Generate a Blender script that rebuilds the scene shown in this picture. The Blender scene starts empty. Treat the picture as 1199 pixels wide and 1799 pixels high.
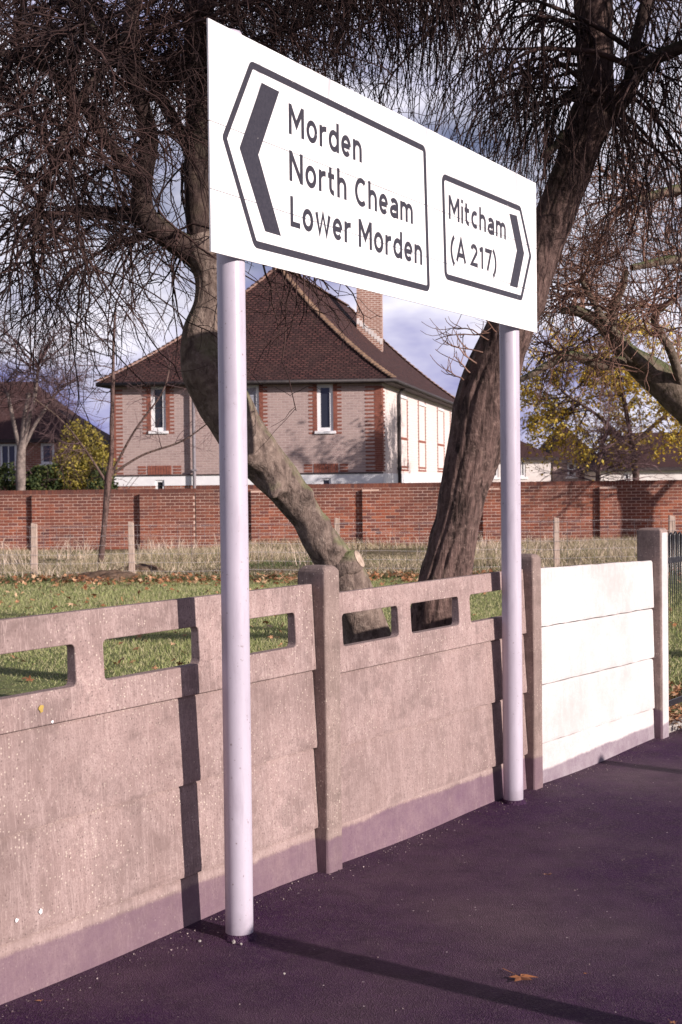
import bpy, bmesh, math, random
import numpy as np
from mathutils import Vector, Matrix

# ------------------------------------------------------------------ camera, sky, sun, exposure
SC = bpy.context.scene
COL = SC.collection
rng = np.random.default_rng(11)
random.seed(5)
H = 1.6
PITCH = math.atan(51.5 / 2498.0)
ROLL = math.radians(0.65)
FPX = 2498.0

cam_d = bpy.data.cameras.new("camera")
cam = bpy.data.objects.new("camera", cam_d)
COL.objects.link(cam)
cam_d.sensor_fit = 'VERTICAL'
cam_d.sensor_height = 36.0
cam_d.lens = 36.0 * FPX / 1799.0
cam_d.clip_start = 0.05
cam_d.clip_end = 3000
cam.matrix_world = (Matrix.Translation((0, 0, H)) @ Matrix.Rotation(math.radians(90) - PITCH, 4, 'X')
                    @ Matrix.Rotation(-ROLL, 4, 'Z'))
cam_d.dof.use_dof = True
cam_d.dof.focus_distance = 6.2
cam_d.dof.aperture_fstop = 9.0
SC.camera = cam

SUN_EL = math.radians(17.5)
sx, sy = 0.821, -0.571                       # horizontal direction towards the sun
world = bpy.data.worlds.new("World")
SC.world = world
world.use_nodes = True
wn, wl = world.node_tree.nodes, world.node_tree.links
wn.clear()
w_out = wn.new('ShaderNodeOutputWorld')
w_bg = wn.new('ShaderNodeBackground')
w_bg.inputs['Strength'].default_value = 0.05
sky = wn.new('ShaderNodeTexSky')
sky.sky_type = 'NISHITA'
sky.sun_disc = False
sky.sun_elevation = SUN_EL
sky.sun_rotation = math.atan2(sx, sy)
tc = wn.new('ShaderNodeTexCoord')
mp = wn.new('ShaderNodeMapping')
mp.inputs['Scale'].default_value = (1.0, 1.0, 2.6)
mp.inputs['Location'].default_value = (0.35, 0.1, 0.42)
ns = wn.new('ShaderNodeTexNoise')
ns.inputs['Scale'].default_value = 3.2
ns.inputs['Detail'].default_value = 7
ns.inputs['Roughness'].default_value = 0.56
rp = wn.new('ShaderNodeValToRGB')
rp.color_ramp.elements[0].position = 0.30
rp.color_ramp.elements[0].color = (0, 0, 0, 1)
rp.color_ramp.elements[1].position = 0.50
rp.color_ramp.elements[1].color = (1, 1, 1, 1)
ns2 = wn.new('ShaderNodeTexNoise')
ns2.inputs['Scale'].default_value = 6.0
ns2.inputs['Detail'].default_value = 5
rp2 = wn.new('ShaderNodeValToRGB')            # cloud: slate-violet underside to white
rp2.color_ramp.elements[0].position = 0.36
rp2.color_ramp.elements[0].color = (4.6, 4.6, 9.4, 1)
rp2.color_ramp.elements[1].position = 0.56
rp2.color_ramp.elements[1].color = (16.0, 15.5, 17.5, 1)
tint = wn.new('ShaderNodeMix'); tint.data_type = 'RGBA'; tint.blend_type = 'MULTIPLY'
tint.inputs[0].default_value = 1.0
tint.inputs[7].default_value = (1.0, 0.84, 1.12, 1)
mx = wn.new('ShaderNodeMix'); mx.data_type = 'RGBA'
# low bank of darker cloud near the horizon
sep = wn.new('ShaderNodeSeparateXYZ')
mr = wn.new('ShaderNodeMapRange')
mr.inputs[1].default_value = 0.05; mr.inputs[2].default_value = 0.15
mr.inputs[3].default_value = -0.13; mr.inputs[4].default_value = 0.04
addn = wn.new('ShaderNodeMath'); addn.operation = 'ADD'
wl.new(tc.outputs['Generated'], mp.inputs[0]); wl.new(mp.outputs[0], ns.inputs['Vector'])
wl.new(mp.outputs[0], ns2.inputs['Vector'])
wl.new(ns.outputs[0], rp.inputs[0])
wl.new(tc.outputs['Generated'], sep.inputs[0]); wl.new(sep.outputs[2], mr.inputs[0])
wl.new(ns2.outputs[0], addn.inputs[0]); wl.new(mr.outputs[0], addn.inputs[1])
wl.new(addn.outputs[0], rp2.inputs[0])
wl.new(sky.outputs[0], tint.inputs[6])
mr2 = wn.new('ShaderNodeMapRange')
mr2.inputs[1].default_value = 0.34; mr2.inputs[2].default_value = 0.50
mr2.inputs[3].default_value = 1.0; mr2.inputs[4].default_value = 0.08
mulc = wn.new('ShaderNodeMath'); mulc.operation = 'MULTIPLY'
wl.new(sep.outputs[2], mr2.inputs[0]); wl.new(rp.outputs[0], mulc.inputs[0]); wl.new(mr2.outputs[0], mulc.inputs[1])
wl.new(mulc.outputs[0], mx.inputs[0]); wl.new(tint.outputs[2], mx.inputs[6]); wl.new(rp2.outputs[0], mx.inputs[7])
wl.new(mx.outputs[2], w_bg.inputs[0]); wl.new(w_bg.outputs[0], w_out.inputs[0])

sun_d = bpy.data.lights.new("sun", 'SUN')
sun_d.energy = 5.0
sun_d.angle = math.radians(0.6)
sun_d.color = (1.0, 0.90, 0.84)
sun = bpy.data.objects.new("sun", sun_d)
COL.objects.link(sun)
sdir = Vector((sx * math.cos(SUN_EL), sy * math.cos(SUN_EL), math.sin(SUN_EL)))
sun.rotation_euler = sdir.to_track_quat('Z', 'Y').to_euler()
sun.location = (20, -12, 12)

SC.view_settings.view_transform = 'Standard'
SC.view_settings.look = 'None'
SC.view_settings.exposure = 0.38
SC.view_settings.gamma = 1.0
SC.view_settings.use_curve_mapping = False

# ------------------------------------------------------------------ picking world points
def ray(px, py):
    x = px - 599.5; y = 899.5 - py
    c, s = math.cos(ROLL), math.sin(ROLL)
    x, y = c * x + s * y, -s * x + c * y
    x /= FPX; y /= FPX
    c, s = math.cos(PITCH), math.sin(PITCH)
    return np.array([x, c + s * y, -s + c * y])
def at(px, py, D):
    d = ray(px, py); return d * (D / d[1]) + np.array([0, 0, H])
def gnd(px, py, z=0.0):
    d = ray(px, py); return d * ((z - H) / d[2]) + np.array([0, 0, H])
def onplane(px, py, p, n):
    d = ray(px, py); o = np.array([0, 0, H]); n = np.array(n, float)
    return o + d * ((np.array(p) - o) @ n) / (d @ n)

# ------------------------------------------------------------------ objects
def tag(o, label=None, cat=None, group=None, kind=None):
    if label: o['label'] = label
    if cat: o['category'] = cat
    if group: o['group'] = group
    if kind: o['kind'] = kind
    return o
def empty(name, loc, label, cat, group=None, rz=0.0):
    o = bpy.data.objects.new(name, None); COL.objects.link(o)
    o.location = loc; o.rotation_euler = (0, 0, rz)
    o.empty_display_size = 0.2
    return tag(o, label, cat, group)
def link(name, me, parent=None, mat=None, kind=None, world=True):
    """world=True: the mesh data is in world coordinates; keep it there under its parent"""
    o = bpy.data.objects.new(name, me); COL.objects.link(o)
    if mat is not None and not me.materials: me.materials.append(mat)
    if parent is not None:
        o.parent = parent
        if world:
            chain = Matrix.Identity(4); q = parent; mats = []
            while q is not None:
                mats.append(q.matrix_basis.copy() if q.parent is None else q.matrix_parent_inverse @ q.matrix_basis)
                q = q.parent
            for m in mats: chain = m @ chain
            o.matrix_parent_inverse = chain.inverted()
    if kind: o['kind'] = kind
    return o
def mesh_np(name, verts, quads=None, tris=None, smooth=False, uv=None):
    me = bpy.data.meshes.new(name)
    verts = np.asarray(verts, np.float32)
    nq = 0 if quads is None else len(quads); nt = 0 if tris is None else len(tris)
    me.vertices.add(len(verts)); me.vertices.foreach_set('co', verts.ravel())
    loops = []; starts = []
    if nq: loops.append(np.asarray(quads, np.int32).ravel()); starts.append(np.arange(nq) * 4)
    if nt: loops.append(np.asarray(tris, np.int32).ravel()); starts.append(nq * 4 + np.arange(nt) * 3)
    loops = np.concatenate(loops); starts = np.concatenate(starts).astype(np.int32)
    me.loops.add(len(loops)); me.loops.foreach_set('vertex_index', loops)
    me.polygons.add(nq + nt); me.polygons.foreach_set('loop_start', starts)
    me.polygons.foreach_set('use_smooth', np.full(nq + nt, smooth))
    if uv is not None:
        l = me.uv_layers.new(name='UVMap'); l.data.foreach_set('uv', np.asarray(uv, np.float32)[loops].ravel())
    me.update(calc_edges=True)
    me.validate()
    return me

class MB:
    """collects boxes / prisms into one mesh"""
    def __init__(s): s.v = []; s.f = []
    def add(s, vs, fs):
        b = len(s.v); s.v += [tuple(v) for v in vs]; s.f += [tuple(i + b for i in f) for f in fs]
    def box8(s, p):      # p: 4 bottom (ccw) + 4 top
        s.add(p, [(3, 2, 1, 0), (4, 5, 6, 7), (0, 1, 5, 4), (1, 2, 6, 5), (2, 3, 7, 6), (3, 0, 4, 7)])
    def box(s, x0, x1, y0, y1, z0, z1):
        s.box8([(x0, y0, z0), (x1, y0, z0), (x1, y1, z0), (x0, y1, z0), (x0, y0, z1), (x1, y0, z1), (x1, y1, z1), (x0, y1, z1)])
    def fbox(s, fr, u0, u1, n0, n1, z0, z1):
        """box in a frame fr=(origin2, d2, n2): u along, n outward"""
        def P(u, n, z): return fr(u, n, z)
        s.box8([P(u0, n1, z0), P(u1, n1, z0), P(u1, n0, z0), P(u0, n0, z0), P(u0, n1, z1), P(u1, n1, z1), P(u1, n0, z1), P(u0, n0, z1)])
    def mesh(s, name, bevel=0.0, seg=2, smooth=False):
        me = bpy.data.meshes.new(name); me.from_pydata(s.v, [], s.f)
        bm = bmesh.new(); bm.from_mesh(me)
        bmesh.ops.recalc_face_normals(bm, faces=bm.faces)
        if bevel > 0:
            es = [e for e in bm.edges if len(e.link_faces) == 2 and e.calc_face_angle(0) > 0.4]
            bmesh.ops.bevel(bm, geom=es, offset=bevel, segments=seg, affect='EDGES', profile=0.5)
        bm.to_mesh(me); bm.free()
        if smooth: me.polygons.foreach_set('use_smooth', [True] * len(me.polygons))
        return me
    def build(s, name, mat, parent=None, bevel=0.0, kind=None, seg=2, smooth=False):
        return link(name, s.mesh(name, bevel, seg, smooth), parent, mat, kind)

def frame(o, d, n):
    o = np.array(o, float)
    def P(u, v, z): return (o[0] + d[0] * u + n[0] * v, o[1] + d[1] * u + n[1] * v, z)
    return P

# ------------------------------------------------------------------ materials
class NT:
    def __init__(s, name, rough=0.8, spec=0.3):
        s.m = bpy.data.materials.new(name); s.m.use_nodes = True
        s.n = s.m.node_tree.nodes; s.l = s.m.node_tree.links
        s.b = s.n['Principled BSDF']
        s.b.inputs['Roughness'].default_value = rough
        s.b.inputs['Specular IOR Level'].default_value = spec
    def new(s, t, **k):
        n = s.n.new(t)
        for a, v in k.items(): setattr(n, a, v)
        return n
    def coord(s, kind='obj', scale=(1, 1, 1)):
        if kind == 'pos': o = s.new('ShaderNodeNewGeometry').outputs['Position']
        elif kind == 'uv': o = s.new('ShaderNodeTexCoord').outputs['UV']
        else: o = s.new('ShaderNodeTexCoord').outputs['Object']
        m = s.new('ShaderNodeMapping'); m.inputs['Scale'].default_value = scale
        s.l.new(o, m.inputs[0]); return m.outputs[0]
    def noise(s, co, scale, detail=4, rough=0.55, dist=0.0):
        n = s.new('ShaderNodeTexNoise'); n.inputs['Scale'].default_value = scale
        n.inputs['Detail'].default_value = detail; n.inputs['Roughness'].default_value = rough
        n.inputs['Distortion'].default_value = dist
        s.l.new(co, n.inputs['Vector']); return n.outputs[0]
    def voro(s, co, scale, feature='F1', out='Distance'):
        n = s.new('ShaderNodeTexVoronoi'); n.feature = feature; n.inputs['Scale'].default_value = scale
        s.l.new(co, n.inputs['Vector']); return n.outputs[out]
    def ramp(s, v, stops, interp='LINEAR'):
        r = s.new('ShaderNodeValToRGB'); cr = r.color_ramp; cr.interpolation = interp
        while len(cr.elements) < len(stops): cr.elements.new(0.5)
        for e, (p, c) in zip(cr.elements, stops):
            e.position = p; e.color = (c, c, c, 1) if not isinstance(c, tuple) else (*c, 1)
        s.l.new(v, r.inputs[0]); return r.outputs[0]
    def mix(s, f, a, b, mode='MIX'):
        m = s.new('ShaderNodeMix', data_type='RGBA', blend_type=mode)
        for i, v in ((0, f), (6, a), (7, b)):
            if isinstance(v, (float, int)): m.inputs[i].default_value = v
            elif isinstance(v, tuple): m.inputs[i].default_value = (*v, 1)
            else: s.l.new(v, m.inputs[i])
        return m.outputs[2]
    def math(s, op, a, b=0.0, c=None):
        m = s.new('ShaderNodeMath', operation=op)
        for i, v in enumerate((a, b) if c is None else (a, b, c)):
            if isinstance(v, (float, int)): m.inputs[i].default_value = v
            else: s.l.new(v, m.inputs[i])
        return m.outputs[0]
    def color(s, c):
        if isinstance(c, tuple): s.b.inputs['Base Color'].default_value = (*c, 1)
        else: s.l.new(c, s.b.inputs['Base Color'])
    def bump(s, h, dist=0.01, strength=1.0, prev=None):
        b = s.new('ShaderNodeBump'); b.inputs['Distance'].default_value = dist; b.inputs['Strength'].default_value = strength
        s.l.new(h, b.inputs['Height'])
        if prev is not None: s.l.new(prev, b.inputs['Normal'])
        s.l.new(b.outputs[0], s.b.inputs['Normal']); return b.outputs[0]
    def zpos(s):
        g = s.new('ShaderNodeNewGeometry'); x = s.new('ShaderNodeSeparateXYZ')
        s.l.new(g.outputs['Position'], x.inputs[0]); return x.outputs[2]

M = {}
def m_concrete(name, base, dark, light, white=False):
    t = NT(name, 0.85, 0.25); co = t.coord('pos')
    big = t.noise(co, 2.2, 5, 0.6)
    col = t.mix(t.ramp(big, [(0.35, 0.0), (0.68, 1.0)]), dark, base)
    med = t.noise(co, 9, 8, 0.75)
    col = t.mix(t.ramp(med, [(0.42, 0.0), (0.75, 0.55)]), col, light)
    streak = t.noise(t.coord('pos', (9, 9, 1.1)), 1.6, 4, 0.6, 0.6)
    col = t.mix(t.ramp(streak, [(0.55, 0.0), (0.72, 0.35)]), col, light)
    fine = t.noise(co, 160, 2, 0.6)
    col = t.mix(t.ramp(fine, [(0.36, 0.6), (0.58, 0.0)]), col, dark)
    g2 = t.noise(co, 48, 4, 0.75)
    col = t.mix(t.ramp(g2, [(0.34, 0.55), (0.5, 0.0)]), col, dark)
    if not white:
        cell = t.new('ShaderNodeTexVoronoi'); cell.inputs['Scale'].default_value = 105
        t.l.new(co, cell.inputs['Vector'])
        rnd = t.new('ShaderNodeSeparateColor'); t.l.new(cell.outputs['Color'], rnd.inputs[0])
        pick = t.math('GREATER_THAN', rnd.outputs[0], 0.86)
        near = t.math('LESS_THAN', cell.outputs['Distance'], 0.34)
        sp = t.math('MULTIPLY', pick, near)
        pat = t.ramp(t.noise(co, 3.1, 3), [(0.42, 0.25), (0.6, 1.0)])
        col = t.mix(t.math('MULTIPLY', sp, pat), col, (0.54, 0.45, 0.38))
        pick2 = t.math('GREATER_THAN', rnd.outputs[1], 0.88)
        col = t.mix(t.math('MULTIPLY', t.math('MULTIPLY', pick2, near), 0.7), col, (0.11, 0.075, 0.07))
    # dark rain streaks and grime blotches
    if not white:
        dr = t.noise(t.coord('pos', (13, 13, 0.8)), 1.5, 5, 0.7, 0.4)
        col = t.mix(t.ramp(dr, [(0.50, 0.0), (0.66, 0.32)]), col, dark)
        gb = t.noise(t.coord('pos', (1, 1, 1.6)), 3.6, 6, 0.72)
        col = t.mix(t.ramp(gb, [(0.52, 0.0), (0.62, 0.42)]), col, (dark[0] * .62, dark[1] * .62, dark[2] * .62))
        sc_ = t.noise(t.coord('pos', (30, 30, 2.2)), 1.0, 3, 0.5, 2.0)
        col = t.mix(t.ramp(sc_, [(0.475, 0.0), (0.495, 0.30), (0.505, 0.30), (0.525, 0.0)]), col, light)
    else:
        dr = t.noise(t.coord('pos', (16, 16, 0.9)), 1.5, 5, 0.7, 0.4)
        up_ = t.ramp(t.zpos(), [(0.93, 0.0), (1.0, 1.0)])
        tp = t.math('MULTIPLY', t.ramp(dr, [(0.40, 0.0), (0.70, 0.8)]), t.math('MAXIMUM', t.math('MULTIPLY', t.math('SUBTRACT', t.zpos(), 1.0), 5.0), 0.08))
        col = t.mix(tp, col, (0.33, 0.27, 0.25))
    # damp dirty foot
    wob = t.noise(t.coord('pos', (1, 1, 0.2)), 2.2, 4)
    wob2 = t.noise(t.coord('pos', (1, 1, 0.2)), 30, 2)
    zz = t.math('ADD', t.zpos(), t.math('MULTIPLY', t.math('SUBTRACT', 0.5, wob), 0.07 if not white else 0.06))
    zz = t.math('ADD', zz, t.math('MULTIPLY', t.math('SUBTRACT', 0.5, wob2), 0.012))
    lim = 0.135 if not white else 0.045
    foot = t.ramp(zz, [(lim, 1.0), (lim + 0.012, 0.0)])
    foot = t.math('MULTIPLY', foot, t.ramp(t.noise(co, 7, 6, 0.75), [(0.3, 1.0), (0.7, 0.62)]))
    col = t.mix(t.math('MULTIPLY', foot, 0.86 if not white else 0.85), col, (0.125, 0.068, 0.112))
    # pale tide line just above it
    tide = t.ramp(zz, [(lim + 0.008, 0.0), (lim + 0.022, 0.22), (lim + 0.05, 0.0)])
    if not white: col = t.mix(tide, col, light)
    oi = t.new('ShaderNodeObjectInfo')
    col = t.mix(t.math('MULTIPLY', oi.outputs['Random'], 0.30 if not white else 0.08), col, dark)
    t.color(col)
    h = t.math('ADD', t.math('MULTIPLY', fine, 0.5), t.math('MULTIPLY', med, 0.9))
    t.bump(h, 0.004, 0.6)
    return t.m
M['concrete'] = m_concrete('weathered_concrete', (0.39, 0.275, 0.255), (0.20, 0.14, 0.13), (0.56, 0.43, 0.405))
M['post_concrete'] = m_concrete('pebbly_concrete', (0.31, 0.225, 0.20), (0.18, 0.13, 0.115), (0.46, 0.35, 0.32))
M['white_concrete'] = m_concrete('white_painted_concrete', (0.66, 0.63, 0.625), (0.46, 0.42, 0.41), (0.72, 0.70, 0.70), True)

def m_lichen():
    t = NT('lichen', 0.9, 0.1); t.color((0.40, 0.28, 0.08)); return t.m
M['lichen'] = m_lichen()
def m_tarmac():
    t = NT('tarmac', 0.7, 0.16); co = t.coord('pos')
    big = t.noise(co, 0.55, 5, 0.6)
    col = t.mix(t.ramp(big, [(0.40, 0.0), (0.62, 1.0)]), (0.040, 0.0095, 0.050), (0.098, 0.056, 0.080))
    med = t.noise(co, 9, 5, 0.7)
    col = t.mix(t.ramp(med, [(0.4, 0.0), (0.75, 0.6)]), col, (0.020, 0.011, 0.017))
    gr = t.noise(co, 90, 4, 0.8)
    col = t.mix(t.ramp(gr, [(0.5, 0.0), (0.66, 0.75)]), col, (0.12, 0.08, 0.10))
    cell = t.new('ShaderNodeTexVoronoi'); cell.inputs['Scale'].default_value = 55; t.l.new(co, cell.inputs['Vector'])
    rnd = t.new('ShaderNodeSeparateColor'); t.l.new(cell.outputs['Color'], rnd.inputs[0])
    sp = t.math('MULTIPLY', t.math('GREATER_THAN', rnd.outputs[0], 0.991), t.math('LESS_THAN', cell.outputs['Distance'], 0.22))
    col = t.mix(sp, col, (0.42, 0.35, 0.36))
    t.color(col)
    t.l.new(t.ramp(big, [(0.3, 0.78), (0.7, 0.55)]), t.b.inputs['Roughness'])
    v = t.voro(co, 190)
    h = t.math('ADD', t.math('MULTIPLY', v, 1.0), t.math('MULTIPLY', gr, 0.8))
    t.bump(h, 0.006, 0.9)
    return t.m
M['tarmac'] = m_tarmac()
def m_simple(name, c1, c2, scale=8, rough=0.75, spec=0.3, bump=0.0, kind='pos', detail=4, metal=0.0, sc=(1, 1, 1)):
    t = NT(name, rough, spec); co = t.coord(kind, sc); n = t.noise(co, scale, detail, 0.6)
    t.color(t.mix(t.ramp(n, [(0.35, 0.0), (0.68, 1.0)]), c1, c2))
    t.b.inputs['Metallic'].default_value = metal
    if bump: t.bump(n, bump, 0.8)
    return t.m
M['road'] = m_simple('road', (0.05, 0.045, 0.047), (0.075, 0.066, 0.068), 30, 0.85, 0.3, 0.004)
M['kerb'] = m_simple('kerb_stone', (0.30, 0.27, 0.25), (0.40, 0.36, 0.34), 20, 0.85, 0.2, 0.003)
def m_sign():
    t = NT('sign_white', 0.42, 0.4); co = t.coord('pos')
    st = t.noise(t.coord('pos', (7, 7, 0.7)), 2.0, 5, 0.65, 0.8)
    sp = t.noise(co, 60, 3, 0.7)
    z = t.zpos()
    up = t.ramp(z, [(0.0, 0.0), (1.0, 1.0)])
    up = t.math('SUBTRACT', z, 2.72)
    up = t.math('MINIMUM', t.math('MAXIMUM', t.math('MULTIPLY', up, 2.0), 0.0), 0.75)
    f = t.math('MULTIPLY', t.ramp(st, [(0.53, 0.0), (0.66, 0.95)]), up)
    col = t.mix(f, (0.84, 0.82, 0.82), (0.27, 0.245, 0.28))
    col = t.mix(t.ramp(t.noise(co, 3.5, 5, 0.7), [(0.5, 0.0), (0.8, 0.45)]), col, (0.50, 0.47, 0.47))
    col = t.mix(t.ramp(sp, [(0.70, 0.0), (0.78, 0.5)]), col, (0.5, 0.46, 0.45))
    t.color(col); return t.m
M['sign_white'] = m_sign()
def m_black():
    t = NT('sign_black', 0.5, 0.4); co = t.coord('pos')
    n = t.noise(co, 90, 4, 0.7); n2 = t.noise(co, 7, 4, 0.6)
    col = t.mix(t.ramp(n, [(0.35, 0.0), (0.65, 1.0)]), (0.018, 0.016, 0.026), (0.038, 0.034, 0.046))
    col = t.mix(t.ramp(t.noise(co, 38, 3, 0.6), [(0.725, 0.0), (0.745, 0.8)]), col, (0.5, 0.46, 0.46))
    t.color(col); return t.m
M['sign_black'] = m_black()
def m_postpaint():
    t = NT('grey_pole_paint', 0.38, 0.45); co = t.coord('pos')
    n = t.noise(t.coord('pos', (1, 1, 0.3)), 10, 5, 0.65)
    col = t.mix(t.ramp(n, [(0.3, 0.0), (0.7, 1.0)]), (0.42, 0.375, 0.44), (0.50, 0.45, 0.52))
    zz = t.math('ADD', t.zpos(), t.math('MULTIPLY', t.noise(co, 25, 3), 0.12))
    col = t.mix(t.ramp(zz, [(0.04, 0.6), (0.16, 0.0)]), col, (0.18, 0.14, 0.17))
    sp = t.noise(co, 75, 4, 0.6)
    col = t.mix(t.ramp(sp, [(0.66, 0.0), (0.70, 0.8)]), col, (0.2, 0.15, 0.15))
    sf_ = t.noise(t.coord('pos', (6, 6, 1.2)), 3.0, 5, 0.7, 1.0)
    col = t.mix(t.ramp(sf_, [(0.52, 0.0), (0.72, 0.5)]), col, (0.33, 0.28, 0.33))
    t.color(col); t.bump(n, 0.002, 0.3); return t.m
M['pole'] = m_postpaint()
M['galv'] = m_simple('galvanised_metal', (0.25, 0.25, 0.27), (0.36, 0.36, 0.38), 30, 0.5, 0.5, metal=0.6)

def m_bark(name, c1, c2, c3, moss, mossamt, furrow=1.0, scale=(14, 14, 2.5)):
    t = NT(name, 0.9, 0.15); co = t.coord('pos', scale)
    n = t.noise(co, 1.6, 6, 0.65, 0.5)
    col = t.mix(t.ramp(n, [(0.36, 0.0), (0.60, 1.0)]), c1, c2)
    n2 = t.noise(t.coord('pos'), 26, 5, 0.7)
    col = t.mix(t.ramp(n2, [(0.5, 0.0), (0.72, 0.8)]), col, c3)
    if mossamt > 0:
        g = t.new('ShaderNodeNewGeometry'); sx_ = t.new('ShaderNodeSeparateXYZ'); t.l.new(g.outputs['Normal'], sx_.inputs[0])
        m1 = t.math('ADD', t.math('MULTIPLY', sx_.outputs[2], 0.55), t.noise(t.coord('pos'), 6, 6, 0.7))
        t2 = t.ramp(m1, [(0.62, 0.0), (0.98, mossamt)])
        col = t.mix(t2, col, moss)
    t.color(col)
    v = t.voro(co, 2.2, 'F1')
    h = t.math('ADD', t.math('MULTIPLY', n, 1.0), t.math('MULTIPLY', n2, 0.35))
    t.bump(h, 0.03 * furrow, 0.9)
    return t.m
M['bark_smooth'] = m_bark('smooth_mossy_bark', (0.085, 0.060, 0.052), (0.21, 0.155, 0.13), (0.33, 0.255, 0.215), (0.155, 0.175, 0.075), 0.8, 0.8, (12, 12, 6))
M['bark_rough'] = m_bark('furrowed_bark', (0.03, 0.020, 0.018), (0.155, 0.098, 0.086), (0.26, 0.175, 0.15), (0.15, 0.17, 0.07), 0.25, 1.0)
M['bark_limb'] = m_bark('dark_shaded_upper_bark', (0.028, 0.019, 0.018), (0.07, 0.047, 0.041), (0.12, 0.083, 0.07), (0.06, 0.066, 0.028), 0.5, 0.6)  # naturally darker upper bark, with the crown's shade also put into the colour
M['bark_moss'] = m_bark('mossy_limb_bark', (0.07, 0.055, 0.04), (0.17, 0.13, 0.10), (0.26, 0.20, 0.17), (0.095, 0.12, 0.05), 0.85, 0.6, (12, 12, 7))
M['cut'] = m_simple('cut_wood', (0.30, 0.22, 0.17), (0.58, 0.46, 0.37), 30, 0.8, 0.2, 0.004)
def m_twig(name, a, b):
    t = NT(name, 0.8, 0.2); co = t.coord('pos')
    t.color(t.mix(t.ramp(t.noise(co, 2.5, 4), [(0.4, 0.0), (0.65, 1.0)]), a, b)); return t.m
M['twig'] = m_twig('twig_bark', (0.020, 0.011, 0.011), (0.070, 0.039, 0.035))
M['twig_red'] = m_twig('reddish_twig_bark', (0.13, 0.068, 0.052), (0.34, 0.20, 0.155))
M['twig_far'] = m_twig('far_twig_bark', (0.07, 0.042, 0.045), (0.15, 0.095, 0.095))
M['pale_stem'] = m_simple('pale_stem_bark', (0.12, 0.095, 0.085), (0.27, 0.215, 0.19), 12, 0.8, 0.2)
M['twig_shrub'] = m_twig('purple_brown_twig_bark', (0.14, 0.085, 0.09), (0.25, 0.165, 0.165))
def m_leaf(name, cols, transl=0.25, rough=0.6):
    t = NT(name, rough, 0.2)
    g = t.new('ShaderNodeNewGeometry'); oi = t.new('ShaderNodeObjectInfo')
    r = t.math('FRACT', t.math('ADD', g.outputs['Random Per Island'], oi.outputs['Random']))
    n = len(cols)
    col = t.ramp(r, [(i / max(1, n - 1), c) for i, c in enumerate(cols)])
    t.color(col)
    if transl:
        tr = t.new('ShaderNodeBsdfTranslucent'); t.l.new(col, tr.inputs[0])
        ms = t.new('ShaderNodeMixShader'); ms.inputs[0].default_value = transl
        out = t.n['Material Output']
        t.l.new(t.b.outputs[0], ms.inputs[1]); t.l.new(tr.outputs[0], ms.inputs[2]); t.l.new(ms.outputs[0], out.inputs[0])
    return t.m
M['lawn_blade'] = m_leaf('lawn_grass', [(0.21, 0.26, 0.085), (0.34, 0.375, 0.145), (0.47, 0.455, 0.235), (0.55, 0.48, 0.30)], 0.3)
M['dry_blade'] = m_leaf('dry_grass', [(0.16, 0.17, 0.07), (0.36, 0.30, 0.17), (0.58, 0.46, 0.33), (0.75, 0.62, 0.50)], 0.25)
M['straw'] = m_leaf('straw', [(0.45, 0.34, 0.25), (0.62, 0.49, 0.38), (0.75, 0.62, 0.52)], 0.2)
M['green_tuft'] = m_leaf('rough_green_grass', [(0.05, 0.085, 0.025), (0.09, 0.13, 0.045), (0.15, 0.16, 0.07)], 0.25)
M['fallen'] = m_leaf('fallen_leaf', [(0.16, 0.065, 0.03), (0.32, 0.13, 0.06), (0.46, 0.24, 0.13), (0.55, 0.38, 0.24)], 0.0)
M['yellow_leaf'] = m_leaf('yellow_leaf', [(0.42, 0.26, 0.04), (0.66, 0.44, 0.05), (0.78, 0.60, 0.13), (0.50, 0.42, 0.08)], 0.35)
M['olive_leaf'] = m_leaf('olive_yellow_leaf', [(0.12, 0.11, 0.03), (0.28, 0.23, 0.05), (0.42, 0.33, 0.07)], 0.3)
M['dark_leaf'] = m_leaf('dark_green_leaf', [(0.025, 0.04, 0.015), (0.05, 0.07, 0.025), (0.09, 0.10, 0.03)], 0.2)
M['soil'] = m_simple('soil', (0.10, 0.065, 0.045), (0.17, 0.115, 0.085), 14, 0.95, 0.1, 0.03)
def m_lawn():
    t = NT('lawn_ground', 0.95, 0.1); co = t.coord('pos')
    a = t.noise(co, 0.55, 5, 0.6); b = t.noise(co, 9, 5, 0.7)
    col = t.mix(t.ramp(a, [(0.35, 0.0), (0.65, 1.0)]), (0.14, 0.165, 0.065), (0.21, 0.225, 0.10))
    col = t.mix(t.ramp(b, [(0.5, 0.0), (0.75, 0.7)]), col, (0.14, 0.10, 0.06))
    t.color(col); t.bump(b, 0.05, 0.7); return t.m
M['lawn'] = m_lawn()
def m_brick(name, cols, mortar, uvscale, mort=0.012, bw=0.225, rh=0.075, bump=0.008):
    t = NT(name, 0.88, 0.15); co = t.coord('uv')
    b = t.new('ShaderNodeTexBrick'); b.inputs['Scale'].default_value = 1.0
    b.inputs['Brick Width'].default_value = bw; b.inputs['Row Height'].default_value = rh
    b.inputs['Mortar Size'].default_value = mort; b.inputs['Mortar Smooth'].default_value = 0.2
    b.inputs['Color1'].default_value = (*cols[0], 1); b.inputs['Color2'].default_value = (*cols[1], 1)
    b.inputs['Mortar'].default_value = (*mortar, 1); b.inputs['Bias'].default_value = 0.0
    t.l.new(co, b.inputs['Vector'])
    n = t.noise(co, 1.3, 5, 0.65)
    col = t.mix(t.ramp(n, [(0.35, 0.0), (0.7, 0.6)]), b.outputs['Color'], cols[2], 'MIX')
    n2 = t.noise(t.coord('uv', (2.5, 9, 1)), 3.0, 3, 0.7)
    col = t.mix(t.ramp(n2, [(0.55, 0.0), (0.7, 0.5)]), col, cols[3])
    t.color(col); t.bump(b.outputs['Fac'], -bump, 0.8)
    return t.m
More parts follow.
